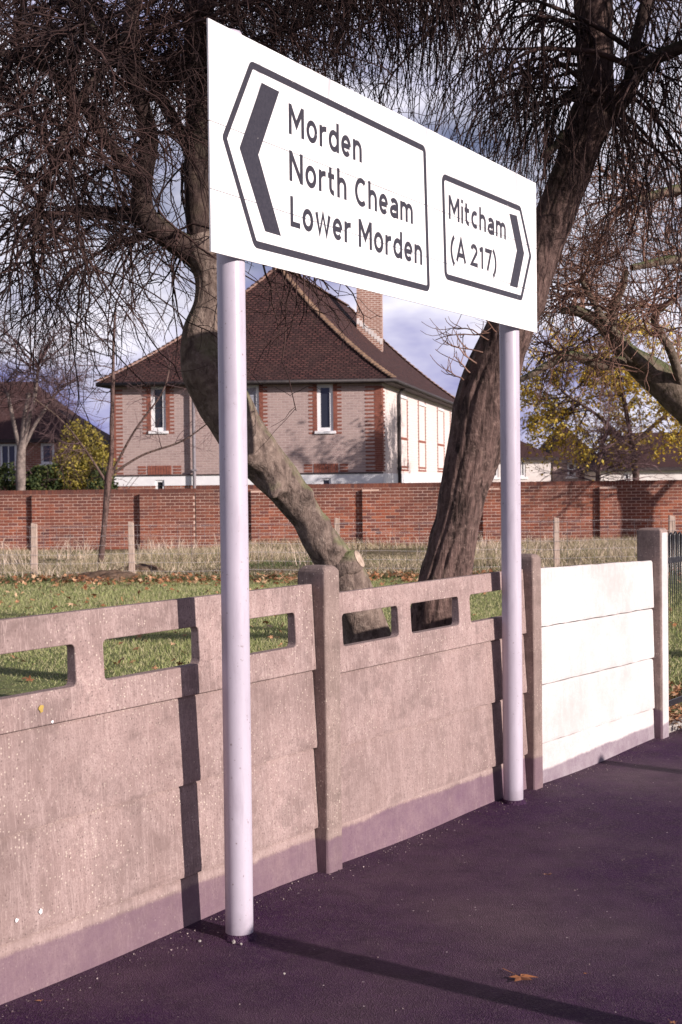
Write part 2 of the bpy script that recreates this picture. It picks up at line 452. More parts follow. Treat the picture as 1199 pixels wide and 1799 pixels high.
M['house_brick'] = m_brick('grey_lilac_brick', [(0.41, 0.295, 0.275), (0.32, 0.225, 0.215), (0.40, 0.31, 0.285), (0.28, 0.20, 0.195)], (0.46, 0.365, 0.34), 1)
M['side_brick'] = m_brick('sunlit_pink_brick', [(0.70, 0.59, 0.55), (0.62, 0.51, 0.48), (0.70, 0.61, 0.58), (0.55, 0.44, 0.41)], (0.74, 0.66, 0.63), 1)  # paler copy of the house brick, sunlight on this flank put into the colour
M['red_far_brick'] = m_brick('red_far_brick', [(0.30, 0.11, 0.07), (0.22, 0.08, 0.055), (0.25, 0.10, 0.07), (0.16, 0.065, 0.05)], (0.42, 0.33, 0.29), 1)
M['chimney_brick'] = m_brick('chimney_brick', [(0.34, 0.16, 0.11), (0.27, 0.125, 0.09), (0.30, 0.15, 0.11), (0.2, 0.09, 0.07)], (0.62, 0.50, 0.44), 1, 0.02)
M['roof'] = m_brick('clay_roof_tiles', [(0.125, 0.055, 0.050), (0.050, 0.024, 0.026), (0.065, 0.038, 0.034), (0.17, 0.10, 0.082)], (0.012, 0.007, 0.008), 1, 0.022, 0.17, 0.11, 0.06)
M['roof_far'] = m_brick('brown_roof_tiles', [(0.10, 0.048, 0.045), (0.07, 0.035, 0.033), (0.075, 0.042, 0.038), (0.13, 0.068, 0.06)], (0.04, 0.025, 0.025), 1, 0.012, 0.17, 0.10, 0.03)
def m_wallbrick():
    t = NT('red_wall_brick', 0.9, 0.15)
    g = t.new('ShaderNodeNewGeometry'); oi = t.new('ShaderNodeObjectInfo')
    r = t.math('FRACT', t.math('ADD', g.outputs['Random Per Island'], oi.outputs['Random']))
    col = t.ramp(r, [(0.0, (0.16, 0.050, 0.036)), (0.4, (0.26, 0.078, 0.045)), (0.75, (0.33, 0.115, 0.066)), (0.93, (0.17, 0.065, 0.055)), (1.0, (0.09, 0.04, 0.04))])
    n = t.noise(t.coord('pos'), 0.55, 6, 0.65)
    col = t.mix(t.ramp(n, [(0.42, 0.0), (0.60, 0.65)]), col, (0.115, 0.052, 0.045))
    n2 = t.noise(t.coord('pos'), 18, 4, 0.7)
    col = t.mix(t.ramp(n2, [(0.55, 0.0), (0.75, 0.45)]), col, (0.36, 0.18, 0.13))
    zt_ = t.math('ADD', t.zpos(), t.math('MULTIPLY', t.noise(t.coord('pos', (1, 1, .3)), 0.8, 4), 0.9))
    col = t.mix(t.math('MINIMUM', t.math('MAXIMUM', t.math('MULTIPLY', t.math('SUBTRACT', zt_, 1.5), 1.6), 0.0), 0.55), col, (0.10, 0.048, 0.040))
    t.color(col); return t.m
M['wall_brick'] = m_wallbrick()
M['mortar'] = m_simple('mortar', (0.48, 0.33, 0.26), (0.68, 0.50, 0.42), 3, 0.95, 0.1)
M['quoin'] = m_simple('orange_red_quoin_brick', (0.19, 0.068, 0.05), (0.29, 0.11, 0.078), 9, 0.9, 0.15)
M['white_paint'] = m_simple('white_paint', (0.72, 0.71, 0.73), (0.80, 0.79, 0.80), 5, 0.5, 0.4)
M['glass'] = (lambda t: (t.color((0.02, 0.022, 0.03)), t.m)[1])(NT('window_glass', 0.08, 0.6))
M['curtain'] = m_simple('net_curtain', (0.22, 0.22, 0.26), (0.42, 0.42, 0.48), 14, 0.9, 0.1, sc=(9, 9, 0.6))
M['dark_pipe'] = m_simple('dark_iron_pipe', (0.03, 0.025, 0.028), (0.06, 0.05, 0.05), 8, 0.6, 0.3)
M['grey_pipe'] = m_simple('grey_pipe', (0.20, 0.18, 0.20), (0.28, 0.25, 0.27), 8, 0.6, 0.3)
M['soffit'] = m_simple('dark_eave_board', (0.035, 0.025, 0.028), (0.06, 0.045, 0.045), 8, 0.7, 0.2)
M['render'] = m_simple('pale_render', (0.60, 0.54, 0.52), (0.74, 0.69, 0.67), 2, 0.9, 0.1)
M['bonnet'] = m_simple('buff_bonnet_tile', (0.19, 0.12, 0.085), (0.34, 0.23, 0.16), 5, 0.85, 0.15)
M['bonnet_dark'] = m_simple('brown_bonnet_tile', (0.20, 0.11, 0.09), (0.36, 0.24, 0.19), 5, 0.85, 0.15)
M['timber'] = m_simple('weathered_timber', (0.36, 0.26, 0.21), (0.56, 0.44, 0.37), 6, 0.85, 0.15, 0.006, sc=(12, 12, 1.2))
M['wire'] = m_simple('fence_wire', (0.30, 0.27, 0.27), (0.42, 0.38, 0.38), 10, 0.6, 0.4)
def m_rail():
    t = NT('black_railing_paint', 0.32, 0.5); co = t.coord('pos')
    t.color(t.mix(t.ramp(t.noise(co, 40, 4, 0.7), [(0.55, 0.0), (0.75, 0.8)]), (0.018, 0.017, 0.02), (0.08, 0.07, 0.075))); return t.m
M['rail'] = m_rail()
M['paper'] = m_simple('dirty_paper', (0.30, 0.26, 0.26), (0.70, 0.66, 0.66), 40, 0.9, 0.1)

# ------------------------------------------------------------------ fence line frame
A_F = math.radians(33.3)
dF = (math.sin(A_F), math.cos(A_F)); nF = (math.cos(A_F), -math.sin(A_F))
W0 = (-0.569, 5.087)
FP = frame(W0, dF, nF)
def pave_z(u):                      # the footway falls slightly to the right
    return -0.05 * min(1.0, max(0.0, (u - 0.5) / 4.0))

# ------------------------------------------------------------------ ground
def grid_sheet(name, us, ns_, zf, mat, kind='structure'):
    vs = [FP(u, n, zf(u, n)) for n in ns_ for u in us]
    nu = len(us); q = [(j * nu + i, j * nu + i + 1, (j + 1) * nu + i + 1, (j + 1) * nu + i) for j in range(len(ns_) - 1) for i in range(nu - 1)]
    me = mesh_np(name, vs, q)
    bm = bmesh.new(); bm.from_mesh(me); bmesh.ops.recalc_face_normals(bm, faces=bm.faces)
    if bm.faces and sum(f.normal.z for f in bm.faces) < 0: bmesh.ops.reverse_faces(bm, faces=bm.faces)
    bm.to_mesh(me); bm.free()
    return link(name, me, None, mat, kind)
us = [-60, -20, -8] + list(np.linspace(-4, 6, 60)) + [9, 14, 25, 60]
def pz(u, n):
    z = pave_z(u) - 0.012 * max(0, n)
    if n < 0.35: z += 0.018 * (1 - max(n, 0) / 0.35) * (0.5 + 0.5 * math.sin(u * 3.1)) * 0.8    # tar swept up to the wall
    return z
grid_sheet('pavement', us, [-0.03, 0.0, 0.06, 0.12, 0.2, 0.35, 0.6, 1.0, 1.6, 2.4, 3.3], pz, M['tarmac'])
kb = MB(); kb.fbox(FP, -60, 60, 3.30, 3.45, -0.3, -0.085); kb.build('kerb', M['kerb'], None, 0.012, 'structure')
grid_sheet('road', [-60, 60], [3.45, 11.0], lambda u, n: -0.20, M['road'])
grid_sheet('far_verge', [-300, 300], [11.0, 300], lambda u, n: -0.1, M['lawn'])
def lawn_z(u, n):
    d = -n
    return 0.03 * math.sin(u * 0.35 + 1) * min(1, d / 4) * (1 if d < 40 else 0) + (0.0 if d > 0.5 else -0.02)
def rough_z(u, n): return 0.0
rg_ = mesh_np('rough_ground', [(-30, 23.6, .035), (30, 23.6, .035), (30, 34.6, .045), (-30, 34.6, .045)], [(0, 1, 2, 3)])
link('rough_ground', rg_, None, m_simple('rough_ground', (0.10, 0.085, 0.045), (0.27, 0.21, 0.13), 2.5, 0.95, 0.1, 0.05, detail=8), 'structure')
grid_sheet('lawn', [-400, -100, -40] + list(np.linspace(-20, 40, 61)) + [80, 400], [-700, -200, -80, -45] + list(np.linspace(-40, -1, 40)) + [-0.5, -0.031], lawn_z, M['lawn'])

# ------------------------------------------------------------------ concrete panel fence
fence = empty('concrete_panel_fence', FP(0, 0, 0), 'brown weathered concrete panel fence with rectangular holes along its top', 'fence')
def zl(a, b, u0, u1): return lambda u: a + (b - a) * (u - u0) / (u1 - u0)
def board(parent, u0, u1, z0a, z0b, z1a, z1b, mat, lip=0.020, name='board'):
    """plank: bottom edge stands proud, top edge is set back; slightly uneven"""
    N = 22
    vs, q = [], []
    prof = [(-0.045, 0.0), (-0.002, 0.0), (0.0, 0.05), (-lip * 0.5, 0.5), (-lip + 0.001, 0.965), (-lip - 0.006, 1.0), (-0.045, 1.0)]
    K = len(prof)
    for i in range(N + 1):
        f = i / N; u = u0 + (u1 - u0) * f
        zb = z0a + (z0b - z0a) * f + random.uniform(-.003, .0015); zt = z1a + (z1b - z1a) * f + random.uniform(-.003, .001)
        for (v, h) in prof: vs.append(FP(u, v + random.uniform(-.0007, .0007), zb + (zt - zb) * h))
    for i in range(N):
        for k in range(K):
            a = i * K + k; b = i * K + (k + 1) % K
            q.append((a, b, b + K, a + K))
    me = bpy.data.meshes.new(name); me.from_pydata(vs, [], q + [tuple(range(K))[::-1], tuple(N * K + k for k in range(K))])
    bm = bmesh.new(); bm.from_mesh(me); bmesh.ops.recalc_face_normals(bm, faces=bm.faces); bm.to_mesh(me); bm.free()
    return link(name, me, parent, mat)
def holed_panel(parent, u0, u1, z0, z1, holes, hz0, hz1, mat, lip=0.018):
    """cells around each hole joined into one slab with rounded openings"""
    bm = bmesh.new()
    T = 0.05
    cuts = [u0] + [(holes[i][1] + holes[i + 1][0]) / 2 for i in range(len(holes) - 1)] + [u1]
    def V(u, z, back):
        f = (z - z0) / (z1 - z0)
        v = (-lip * f) if not back else (-T - 0.0)
        return bm.verts.new(FP(u, v, z))
    for (h0, h1), c0, c1 in zip(holes, cuts[:-1], cuts[1:]):
        r = 0.018; inner = []
        for (cx, cz, a0) in ((h1 - r, hz1 - r, 0), (h0 + r, hz1 - r, 90), (h0 + r, hz0 + r, 180), (h1 - r, hz0 + r, 270)):
            for k in range(5):
                a = math.radians(a0 + k * 22.5); inner.append((cx + r * math.cos(a), cz + r * math.sin(a)))
        outer = []
        cor = [(c1, z1), (c0, z1), (c0, z0), (c1, z0)]
        for ci, (X, Z) in enumerate(cor):
            for k in range(5):
                px_, pz_ = inner[ci * 5 + k]
                if k == 2: outer.append((X, Z))
                elif (k < 2) == (ci % 2 == 0): outer.append((X, pz_))
                else: outer.append((px_, Z))
        n = 20
        for back in (False, True):
            iv = [V(*p, back) for p in inner]; ov = [V(*p, back) for p in outer]
            if not back: fi, fo = iv, ov
            else: bi, bo = iv, ov
            for k in range(n):
                bm.faces.new((iv[k], iv[(k + 1) % n], ov[(k + 1) % n], ov[k]))
        for k in range(n):
            j = (k + 1) % n
            bm.faces.new((fi[k], fi[j], bi[j], bi[k]))
            (xa, za), (xb, zb) = outer[k], outer[j]
            if (za == zb == z1) or (za == zb == z0) or (xa == xb == u0) or (xa == xb == u1):
                bm.faces.new((fo[k], fo[j], bo[j], bo[k]))
    bmesh.ops.remove_doubles(bm, verts=bm.verts, dist=1e-4)
    bmesh.ops.dissolve_degenerate(bm, edges=bm.edges, dist=1e-5)
    bmesh.ops.recalc_face_normals(bm, faces=bm.faces)
    es = [e for e in bm.edges if len(e.link_faces) == 2 and e.calc_face_angle(0) > 1.0]
    bmesh.ops.bevel(bm, geom=es, offset=0.004, segments=2, affect='EDGES', profile=0.5)
    me = bpy.data.meshes.new('openwork_panel'); bm.to_mesh(me); bm.free()
    return link('openwork_panel', me, parent, mat)
def fence_post(parent, u0, u1, z1, mat, front=0.045, depth=0.14, dome=0.035):
    """square post with a rounded head"""
    bm = bmesh.new()
    N = 8; rows = []
    zs = [-0.3, 0.0, 0.3, 0.6, 0.9, z1 - dome]
    c = [(u0, front), (u1, front), (u1, front - depth), (u0, front - depth)]
    b = 0.010
    ring = []
    for (cu, cn, sa) in ((u1 - b, front - b, 0), (u0 + b, front - b, 90), (u0 + b, front - depth + b, 180), (u1 - b, front - depth + b, 270)):
        for k in range(4):
            a = math.radians(sa + k * 30); ring.append((cu + b * math.cos(a), cn + b * math.sin(a)))
    um, nm = (u0 + u1) / 2, front - depth / 2
    for z in zs: rows.append([(u, n, z) for u, n in ring])
    for k in range(1, 6):
        a = k / 5 * math.pi / 2; s = math.cos(a * 0.93); zz = z1 - dome + dome * math.sin(a)
        su = 0.25 + 0.75 * s; sn = 0.45 + 0.55 * s
        rows.append([(um + (u - um) * su, nm + (n - nm) * sn, zz) for u, n in ring])
    vv = [[bm.verts.new(FP(u, n, z)) for (u, n, z) in r] for r in rows]
    L = len(ring)
    for i in range(len(vv) - 1):
        for k in range(L): bm.faces.new((vv[i][k], vv[i][(k + 1) % L], vv[i + 1][(k + 1) % L], vv[i + 1][k]))
    bm.faces.new(vv[-1])
    for v in bm.verts: v.co += Vector((random.uniform(-1, 1), random.uniform(-1, 1), 0)) * 0.0012
    bmesh.ops.recalc_face_normals(bm, faces=bm.faces)
    me = bpy.data.meshes.new('post'); bm.to_mesh(me); bm.free()
    return link('post', me, parent, mat)

fence_post(fence, -1.29, -1.175, 1.27, M['post_concrete'])
fence_post(fence, 0.845, 0.955, 1.262, M['post_concrete'])
fence_post(fence, 2.795, 2.895, 1.215, M['post_concrete'], 0.04, 0.13)
holed_panel(fence, -1.172, 0.842, 0.838, 1.188, [(-1.05, -0.54), (-0.405, 0.10), (0.235, 0.71)], 0.945, 1.082, M['concrete'])
for (a, b) in ((0.522, 0.836), (0.190, 0.520), (-0.12, 0.188)):
    board(fence, -1.172, 0.842, a, a, b, b, M['concrete'])
holed_panel(fence, 0.958, 2.792, 0.802, 1.138, [(1.055, 1.51), (1.622, 2.075), (2.19, 2.68)], 0.91, 1.046, M['concrete'])
for (a, b) in ((0.492, 0.800), (0.168, 0.490), (-0.14, 0.166)):
    board(fence, 0.958, 2.792, a, a, b, b, M['concrete'])
# a yellow lichen spot and two white paint blobs on the near panel
def blob(name, px, py, r, mat, parent, off=0.001, squash=1.0, seed=0):
    p = onplane(px, py, (W0[0] + nF[0] * off, W0[1] + nF[1] * off, 0), (nF[0], nF[1], 0))
    rr = random.Random(seed); vs = [tuple(p + np.array([nF[0], nF[1], 0]) * 0.002)]
    for k in range(14):
        a = k / 14 * 2 * math.pi; q = r * rr.uniform(0.7, 1.15)
        o = p + np.array([dF[0], dF[1], 0]) * q * math.cos(a) + np.array([0, 0, 1]) * q * math.sin(a) * squash
        vs.append(tuple(o))
    me = bpy.data.meshes.new(name); me.from_pydata(vs, [], [(0, 1 + k, 1 + (k + 1) % 14) for k in range(14)])
    return link(name, me, parent, mat)
blob('lichen_spot', 73, 1245, 0.012, M['lichen'], fence, 0.001, 1.1, 1)
for (x, y, r, s) in ((30, 1617, 0.007, 2), (72, 1601, 0.009, 3), (93, 1268, 0.006, 4)):
    o = blob('paint_splash', x, y, r, M['white_paint'], fence, 0.001, 1.0, s); o['label'] = 'small white paint splash'

wfence = empty('white_panel_fence', FP(2.9, 0, 0), 'bright white painted concrete board bay between the two far posts', 'fence')
T = zl(1.134, 1.085, 2.9, 4.62)
C3 = [(-0.10, -0.14, 0.190, 0.150), (0.197, 0.157, 0.504, 0.468), (0.512, 0.476, 0.814, 0.784), (0.822, 0.792, 1.134, 1.088)]
for (a, b, c, d) in C3: board(wfence, 2.897, 4.618, a, b, c, d, M['white_concrete'], 0.010, 'white_board')
# far post: painted face, bare side
gp = fence_post(wfence, 4.622, 4.745, 1.292, M['post_concrete'], 0.045, 0.16, 0.02)
gp['label'] = 'tall end post with a white painted front face'
fb = MB(); fb.fbox(FP, 4.632, 4.735, 0.0445, 0.0485, -0.04, 1.262); fb.build('painted_face', M['white_concrete'], gp, 0.0015)

# black railings beyond the end post
rail = empty('iron_railing', FP(4.8, 0, 0), 'black iron railings with rounded tops beyond the white end post', 'railing')
def tube(pts, rad, k=8, cap=True):
    pts = np.array(pts, float); rad = np.array(rad, float) * np.ones(len(pts))
    v, q = tubes(pts[None], rad[None], k)
    t_ = []
    if cap:
        n = len(pts)
        q = list(map(tuple, q))
        me_v = list(map(tuple, v)); me_v += [tuple(pts[0]), tuple(pts[-1])]
        for i in range(k):
            t_.append((i, len(me_v) - 2, (i + 1) % k)); t_.append(((n - 1) * k + i, (n - 1) * k + (i + 1) % k, len(me_v) - 1))
        return me_v, q, t_
    return v, q, None
def tubes(P, R, k):
    """P (M,n,3), R (M,n) -> verts, quads"""
    Mn, n, _ = P.shape
    Tn = np.gradient(P, axis=1); Tn /= np.linalg.norm(Tn, axis=2, keepdims=True) + 1e-9
    ref = np.zeros_like(Tn); mean = np.abs(Tn.mean(axis=1)); ax = mean.argmin(axis=1)
    ref[np.arange(Mn)[:, None], np.arange(n)[None], ax[:, None]] = 1
    U = np.cross(Tn, ref); U /= np.linalg.norm(U, axis=2, keepdims=True) + 1e-9
    V = np.cross(Tn, U)
    a = np.arange(k) / k * 2 * np.pi
    C = P[:, :, None, :] + R[:, :, None, None] * (np.cos(a)[None, None, :, None] * U[:, :, None, :] + np.sin(a)[None, None, :, None] * V[:, :, None, :])
    verts = C.reshape(-1, 3)
    m = np.arange(Mn)[:, None, None]; i = np.arange(n - 1)[None, :, None]; j = np.arange(k)[None, None, :]
    b = m * n * k + i * k
    q = np.stack([b + j, b + (j + 1) % k, b + k + (j + 1) % k, b + k + j], axis=-1).reshape(-1, 4)
    return verts, q
def tube_obj(name, pts, rad, mat, parent=None, k=8, kind=None, smooth=True):
    v, q, t_ = tube(pts, rad, k); return link(name, mesh_np(name, v, q, t_, smooth), parent, mat, kind)
for i in range(46):
    u = 4.80 + i * 0.040; z1 = 1.225 + 0.006 * math.sin(i * 2.3)
    P0 = [FP(u, -0.02, -0.05), FP(u, -0.02, 0.5), FP(u, -0.02, z1 - 0.02)]
    if i % 2 == 0:
        loop = [FP(u + 0.020 - 0.020 * math.cos(a), -0.02, z1 + 0.020 * math.sin(a)) for a in np.linspace(0, math.pi, 7)]
        P0 = [FP(u, -0.02, -0.05), FP(u, -0.02, 0.6)] + loop + [FP(u + 0.040, -0.02, 0.6), FP(u + 0.040, -0.02, -0.05)]
        tube_obj('hoop_bar', P0, 0.0078, M['rail'], rail, 8)
for z in (0.12, 1.05):
    b = MB(); b.fbox(FP, 4.76, 6.8, -0.025, -0.015, z, z + 0.04); b.build('cross_rail', M['rail'], rail, 0.002)

b = MB(); b.fbox(FP, 4.752, 30, -0.09, 0.005, -0.2, 0.005); b.build('edging_kerb', M['kerb'], rail, 0.006)
# ------------------------------------------------------------------ direction sign
# the layout was measured on a plane 1.1 degrees off the board's real one: SP carries a point (u, z) of that
# survey plane along its sight line onto the board
A_S = math.radians(30.3)
dS = (math.sin(A_S), math.cos(A_S)); nS = (math.cos(A_S), -math.sin(A_S))
S0 = (-0.3242, 4.9667)                        # board front plane, opposite the left post
A_Q = math.radians(29.2); dQ = (math.sin(A_Q), math.cos(A_Q)); Q0 = (-0.324, 4.968)
def SP(u, v, z):
    x, y = Q0[0] + dQ[0] * u, Q0[1] + dQ[1] * u
    t_ = (S0[0] * nS[0] + S0[1] * nS[1]) / (x * nS[0] + y * nS[1])
    return (x * t_ + nS[0] * v, y * t_ + nS[1] * v, H + (z - H) * t_)
sign = empty('direction_sign', (-0.376, 4.997, 0), 'large white direction sign on two grey poles standing on the pavement', 'road sign')
# board planks with narrow joints
ZT0, ZT1, ZB0, ZB1 = 3.160, 3.138, 2.379, 2.364
def plank(f0, f1):
    u0, u1 = -0.208, 2.768; b = MB(); g = 0.0015
    zb0, zt0 = ZB0 + (ZT0 - ZB0) * f0 + g, ZB0 + (ZT0 - ZB0) * f1 - g
    zb1, zt1 = ZB1 + (ZT1 - ZB1) * f0 + g, ZB1 + (ZT1 - ZB1) * f1 - g
    b.box8([SP(u0, 0, zb0), SP(u1, 0, zb1), SP(u1, -0.006, zb1), SP(u0, -0.006, zb0), SP(u0, 0, zt0), SP(u1, 0, zt1), SP(u1, -0.006, zt1), SP(u0, -0.006, zt0)])
    return b.build('board_panel', M['sign_white'], sign)
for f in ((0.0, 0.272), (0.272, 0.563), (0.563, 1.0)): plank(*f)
for z in (2.47, 2.80, 3.04):
    b = MB(); b.fbox(SP, -0.15, 2.70, -0.0065, -0.010, z - 0.025, z + 0.025); b.fbox(SP, -0.15, 2.70, -0.010, -0.014, z - 0.008, z + 0.008)
    b.build('stiffener', M['galv'], sign)
post_c = [(-0.376, 4.997, 3.178), None]
post_c[1] = (0.8500, 7.1140, 3.08)
for (x, y, zt) in post_c:
    R = 0.0495
    rr = [(-0.3, R), (0.0, R), (1.0, R), (2.0, R), (zt - 0.012, R), (zt - 0.004, R - 0.003), (zt, R - 0.012)]
    tube_obj('post', [(x, y, z) for z, _ in rr], [r for _, r in rr], M['pole'], sign, 40)
    for z in (2.47, 3.04):
        ring = []
        for a in np.linspace(0, 2 * math.pi, 33): ring.append((x + (R + 0.001) * math.cos(a), y + (R + 0.001) * math.sin(a), z))
        tube_obj('clip', ring, 0.004, M['galv'], sign, 6)
# flat print
class Ink:
    def __init__(s): s.v = []; s.f = []; s.k = 0
    def poly(s, pts):
        n = 0.0006 + 0.00012 * s.k; s.k += 1
        b = len(s.v); s.v += [SP(u, n, z) for u, z in pts]; s.f.append(tuple(range(b, b + len(pts))))
    def strip(s, A, B, closed=False):
        n = 0.0006 + 0.00012 * s.k; s.k += 1
        b = len(s.v); L = len(A); s.v += [SP(u, n, z) for u, z in A] + [SP(u, n, z) for u, z in B]
        for i in range(L if closed else L - 1):
            j = (i + 1) % L; s.f.append((b + i, b + j, b + L + j, b + L + i))
    def build(s, name):
        me = bpy.data.meshes.new(name); me.from_pydata(s.v, [], s.f)
        bm = bmesh.new(); bm.from_mesh(me)
        for f in bm.faces:
            f.normal_update()
            if f.normal.x * nS[0] + f.normal.y * nS[1] < 0: f.normal_flip()
        bm.to_mesh(me); bm.free()
        return link(name, me, sign, M['sign_black'])
def rounded(pts, rads, seg=6):
    out = []; n = len(pts)
    for i in range(n):
        p = np.array(pts[i]); a = np.array(pts[i - 1]) - p; b = np.array(pts[(i + 1) % n]) - p
        a /= np.linalg.norm(a); b /= np.linalg.norm(b); r = rads[i]
        half = math.acos(max(-1, min(1, a @ b))) / 2; t_ = r / math.tan(half)
        c = p + (a + b) / np.linalg.norm(a + b) * (r / math.sin(half))
        s_, e_ = p + a * t_ - c, p + b * t_ - c
        a0, a1 = math.atan2(s_[1], s_[0]), math.atan2(e_[1], e_[0])
        da = (a1 - a0 + math.pi) % (2 * math.pi) - math.pi
        for k in range(seg + 1):
            q = a0 + da * k / seg; out.append((c[0] + r * math.cos(q), c[1] + r * math.sin(q)))
    return out
def inset(pts, d):
    n = len(pts); out = []
    area = sum(pts[i][0] * pts[(i + 1) % n][1] - pts[(i + 1) % n][0] * pts[i][1] for i in range(n))
    sgn = 1 if area > 0 else -1
    for i in range(n):
        p = np.array(pts[i]); a = p - np.array(pts[i - 1]); b = np.array(pts[(i + 1) % n]) - p
        a /= np.linalg.norm(a); b /= np.linalg.norm(b)
        na = np.array([-a[1], a[0]]) * sgn; nb = np.array([-b[1], b[0]]) * sgn
        m = na + nb; m /= (1 + na @ nb); out.append(tuple(p + m * d))
    return out
def border(pts, rads, w, name='border_line'):
    i_ = Ink(); A_ = rounded(pts, rads); B_ = rounded(inset(pts, w), [max(0.004, r - w) for r in rads])
    i_.strip(A_, B_, True); i_.build(name)
LB = [(0.050, 3.082), (1.458, 3.064), (1.488, 2.432), (0.060, 2.430), (-0.134, 2.779)]
border(LB, [0.035, 0.035, 0.035, 0.035, 0.02], 0.0265)
RB = [(1.619, 2.979), (2.556, 2.983), (2.697, 2.751), (2.562, 2.508), (1.640, 2.508)]
border(RB, [0.04, 0.035, 0.02, 0.035, 0.04], 0.0265)
ar = Ink(); ar.strip([(0.122, 3.022), (-0.027, 2.762), (0.133, 2.498)], [(0.241, 3.018), (0.094, 2.762), (0.241, 2.497)]); ar.build('chevron')
ar = Ink(); ar.strip([(2.405, 2.923), (2.499, 2.753), (2.404, 2.566)], [(2.502, 2.927), (2.598, 2.752), (2.503, 2.566)]); ar.build('chevron')
# stroke lettering: cap height 1, x height .72, stroke .155
TH = 0.178; X = 0.735; hs = TH / 2
def arc(cx, cy, rx, ry, a0, a1, n=14):
    return [(cx + rx * math.cos(math.radians(a0 + (a1 - a0) * k / n)), cy + ry * math.sin(math.radians(a0 + (a1 - a0) * k / n))) for k in range(n + 1)]
def G(ch):
    h = hs; xr = X / 2; xo = xr - h
    if ch == 'M': w = 0.92; return w, [[(h, 0), (h, 1)], [(h, 0.965), (w / 2, 0.36), (w - h, 0.965)], [(w - h, 0), (w - h, 1)]]
    if ch == 'N': w = 0.80; return w, [[(h, 0), (h, 1)], [(h, 0.95), (w - h, 0.05)], [(w - h, 0), (w - h, 1)]]
    if ch == 'L': w = 0.60; return w, [[(h, 1), (h, h), (w, h)]]
    if ch == 'A': w = 0.84; return w, [[(h * .9, 0), (w / 2, 0.97), (w - h * .9, 0)], [(0.20, 0.30), (w - 0.20, 0.30)]]
    if ch == 'C': w = 0.78; return w, [arc(0.44, 0.5, 0.44 - h, 0.5 - h + .01, 48, 312, 22)]
    if ch == 'o': w = 0.68; return w, [arc(w / 2, xr, w / 2 - h, xo + .01, 0, 360, 26)]
    if ch == 'c': w = 0.58; return w, [arc(w / 2 + .05, xr, w / 2 + .05 - h, xo + .01, 52, 308, 20)]
    if ch == 'r': w = 0.45; return w, [[(h, 0), (h, X)], arc(0.40, X - 0.30, 0.40 - h, 0.30 - h, 172, 82, 9)]
    if ch == 'd': w = 0.68; return w, [[(w - h, 1.02), (w - h, 0)], arc(w / 2 - .005, xr, w / 2 - h, xo + .01, 30, 330, 22)]
    if ch == 'e': w = 0.66; return w, [[(h + .02, xr), (w - h, xr)] , arc(w / 2, xr, w / 2 - h, xo + .01, 2, 318, 24)]
    if ch in 'nh':
        w = 0.62; top = X if ch == 'n' else 1.02
        return w, [[(h, 0), (h, top)], arc(w / 2, X - (w / 2 - h) - h, w / 2 - h, w / 2 - h, 178, 0, 12) + [(w - h, 0)]]
    if ch == 'm':
        w = 0.98; r = (w - 2 * h) / 4
        c1 = h + r; c2 = h + 3 * r
        return w, [[(h, 0), (h, X)], arc(c1, X - r - h, r, r, 178, 0, 10) + [(c1 + r, 0)], arc(c2, X - r - h, r, r, 178, 0, 10) + [(c2 + r, 0)]]
    if ch == 't': w = 0.44; return w, [[(0.15, 0.94)] + arc(0.33, 0.26, 0.18, 0.26 - h, 180, 285, 8), [(0.0, X - h), (0.40, X - h)]]
    if ch == 'a': w = 0.64; return w, [arc(w / 2, X - 0.27, w / 2 - h, 0.27 - h, 150, 0, 10) + [(w - h, 0)], arc(0.27, 0.225, 0.27 - h, 0.225 - h + .01, 20, 340, 18), [(0.27, 0.40), (w - h, 0.415)], [(0.27, 0.06), (w - h, 0.12)]]
    if ch == 'i': w = 0.16; return w, [[(h, 0), (h, X)], [(h, 0.86), (h, 1.02)]]
    if ch == 'w': w = 0.98; return w, [[(h * .8, X), (0.27, 0.05), (w / 2, X), (w - 0.27, 0.05), (w - h * .8, X)]]
    if ch == '2': w = 0.62; return w, [arc(w / 2, 0.70, w / 2 - h, 0.30 - h, 165, -20, 12) + [(h, h), (w, h)]]
    if ch == '1': w = 0.34; return w, [[(0.24, 0), (0.24, 1.0)], [(0.22, 0.93), (0.02, 0.80)]]
    if ch == '7': w = 0.58; return w, [[(0, 1 - h), (w - h * .7, 1 - h), (0.20, 0)]]
    if ch == '(': w = 0.30; return w, [arc(0.75, 0.42, 0.75 - h, 0.80, 130, 230, 14)]
    if ch == ')': w = 0.30; return w, [arc(-0.45, 0.42, 0.75 - h, 0.80, 50, -50, 14)]
    return 0.3, []
def stroke(i_, pts, t_):
    P = np.array(pts, float); P = P[np.concatenate([[True], np.linalg.norm(np.diff(P, axis=0), axis=1) > 1e-7])]; n = len(P); L_, R_ = [], []
    closed = np.allclose(P[0], P[-1])
    for k in range(n):
        a = P[k] - P[k - 1] if k > 0 else (P[-1] - P[-2] if closed else P[1] - P[0])
        b = P[k + 1] - P[k] if k < n - 1 else (P[1] - P[0] if closed else P[-1] - P[-2])
        a = a / np.linalg.norm(a); b = b / np.linalg.norm(b)
        na = np.array([-a[1], a[0]]); nb = np.array([-b[1], b[0]]); m = na + nb; m /= max(0.35, 1 + na @ nb)
        L_.append(tuple(P[k] + m * t_ / 2)); R_.append(tuple(P[k] - m * t_ / 2))
    i_.strip(L_, R_)
def word(text, u0, u1, zb, cap, gap=0.135):
    adv = 0; items = []
    for ch in text:
        if ch == ' ': adv += 0.20; continue
        w, st = G(ch); items.append((adv, st)); adv += w + gap
    tot = adv - gap; sc = (u1 - u0) / tot
    for a, st in items:
        i_ = Ink()
        for s_ in st:
            # strokes keep an even width: build in metres
            stroke(i_, [(u0 + (a + x) * sc, zb + y * cap) for x, y in s_], TH * (sc * 0.45 + cap * 0.55))
        i_.build('letter')
CAP = 0.112
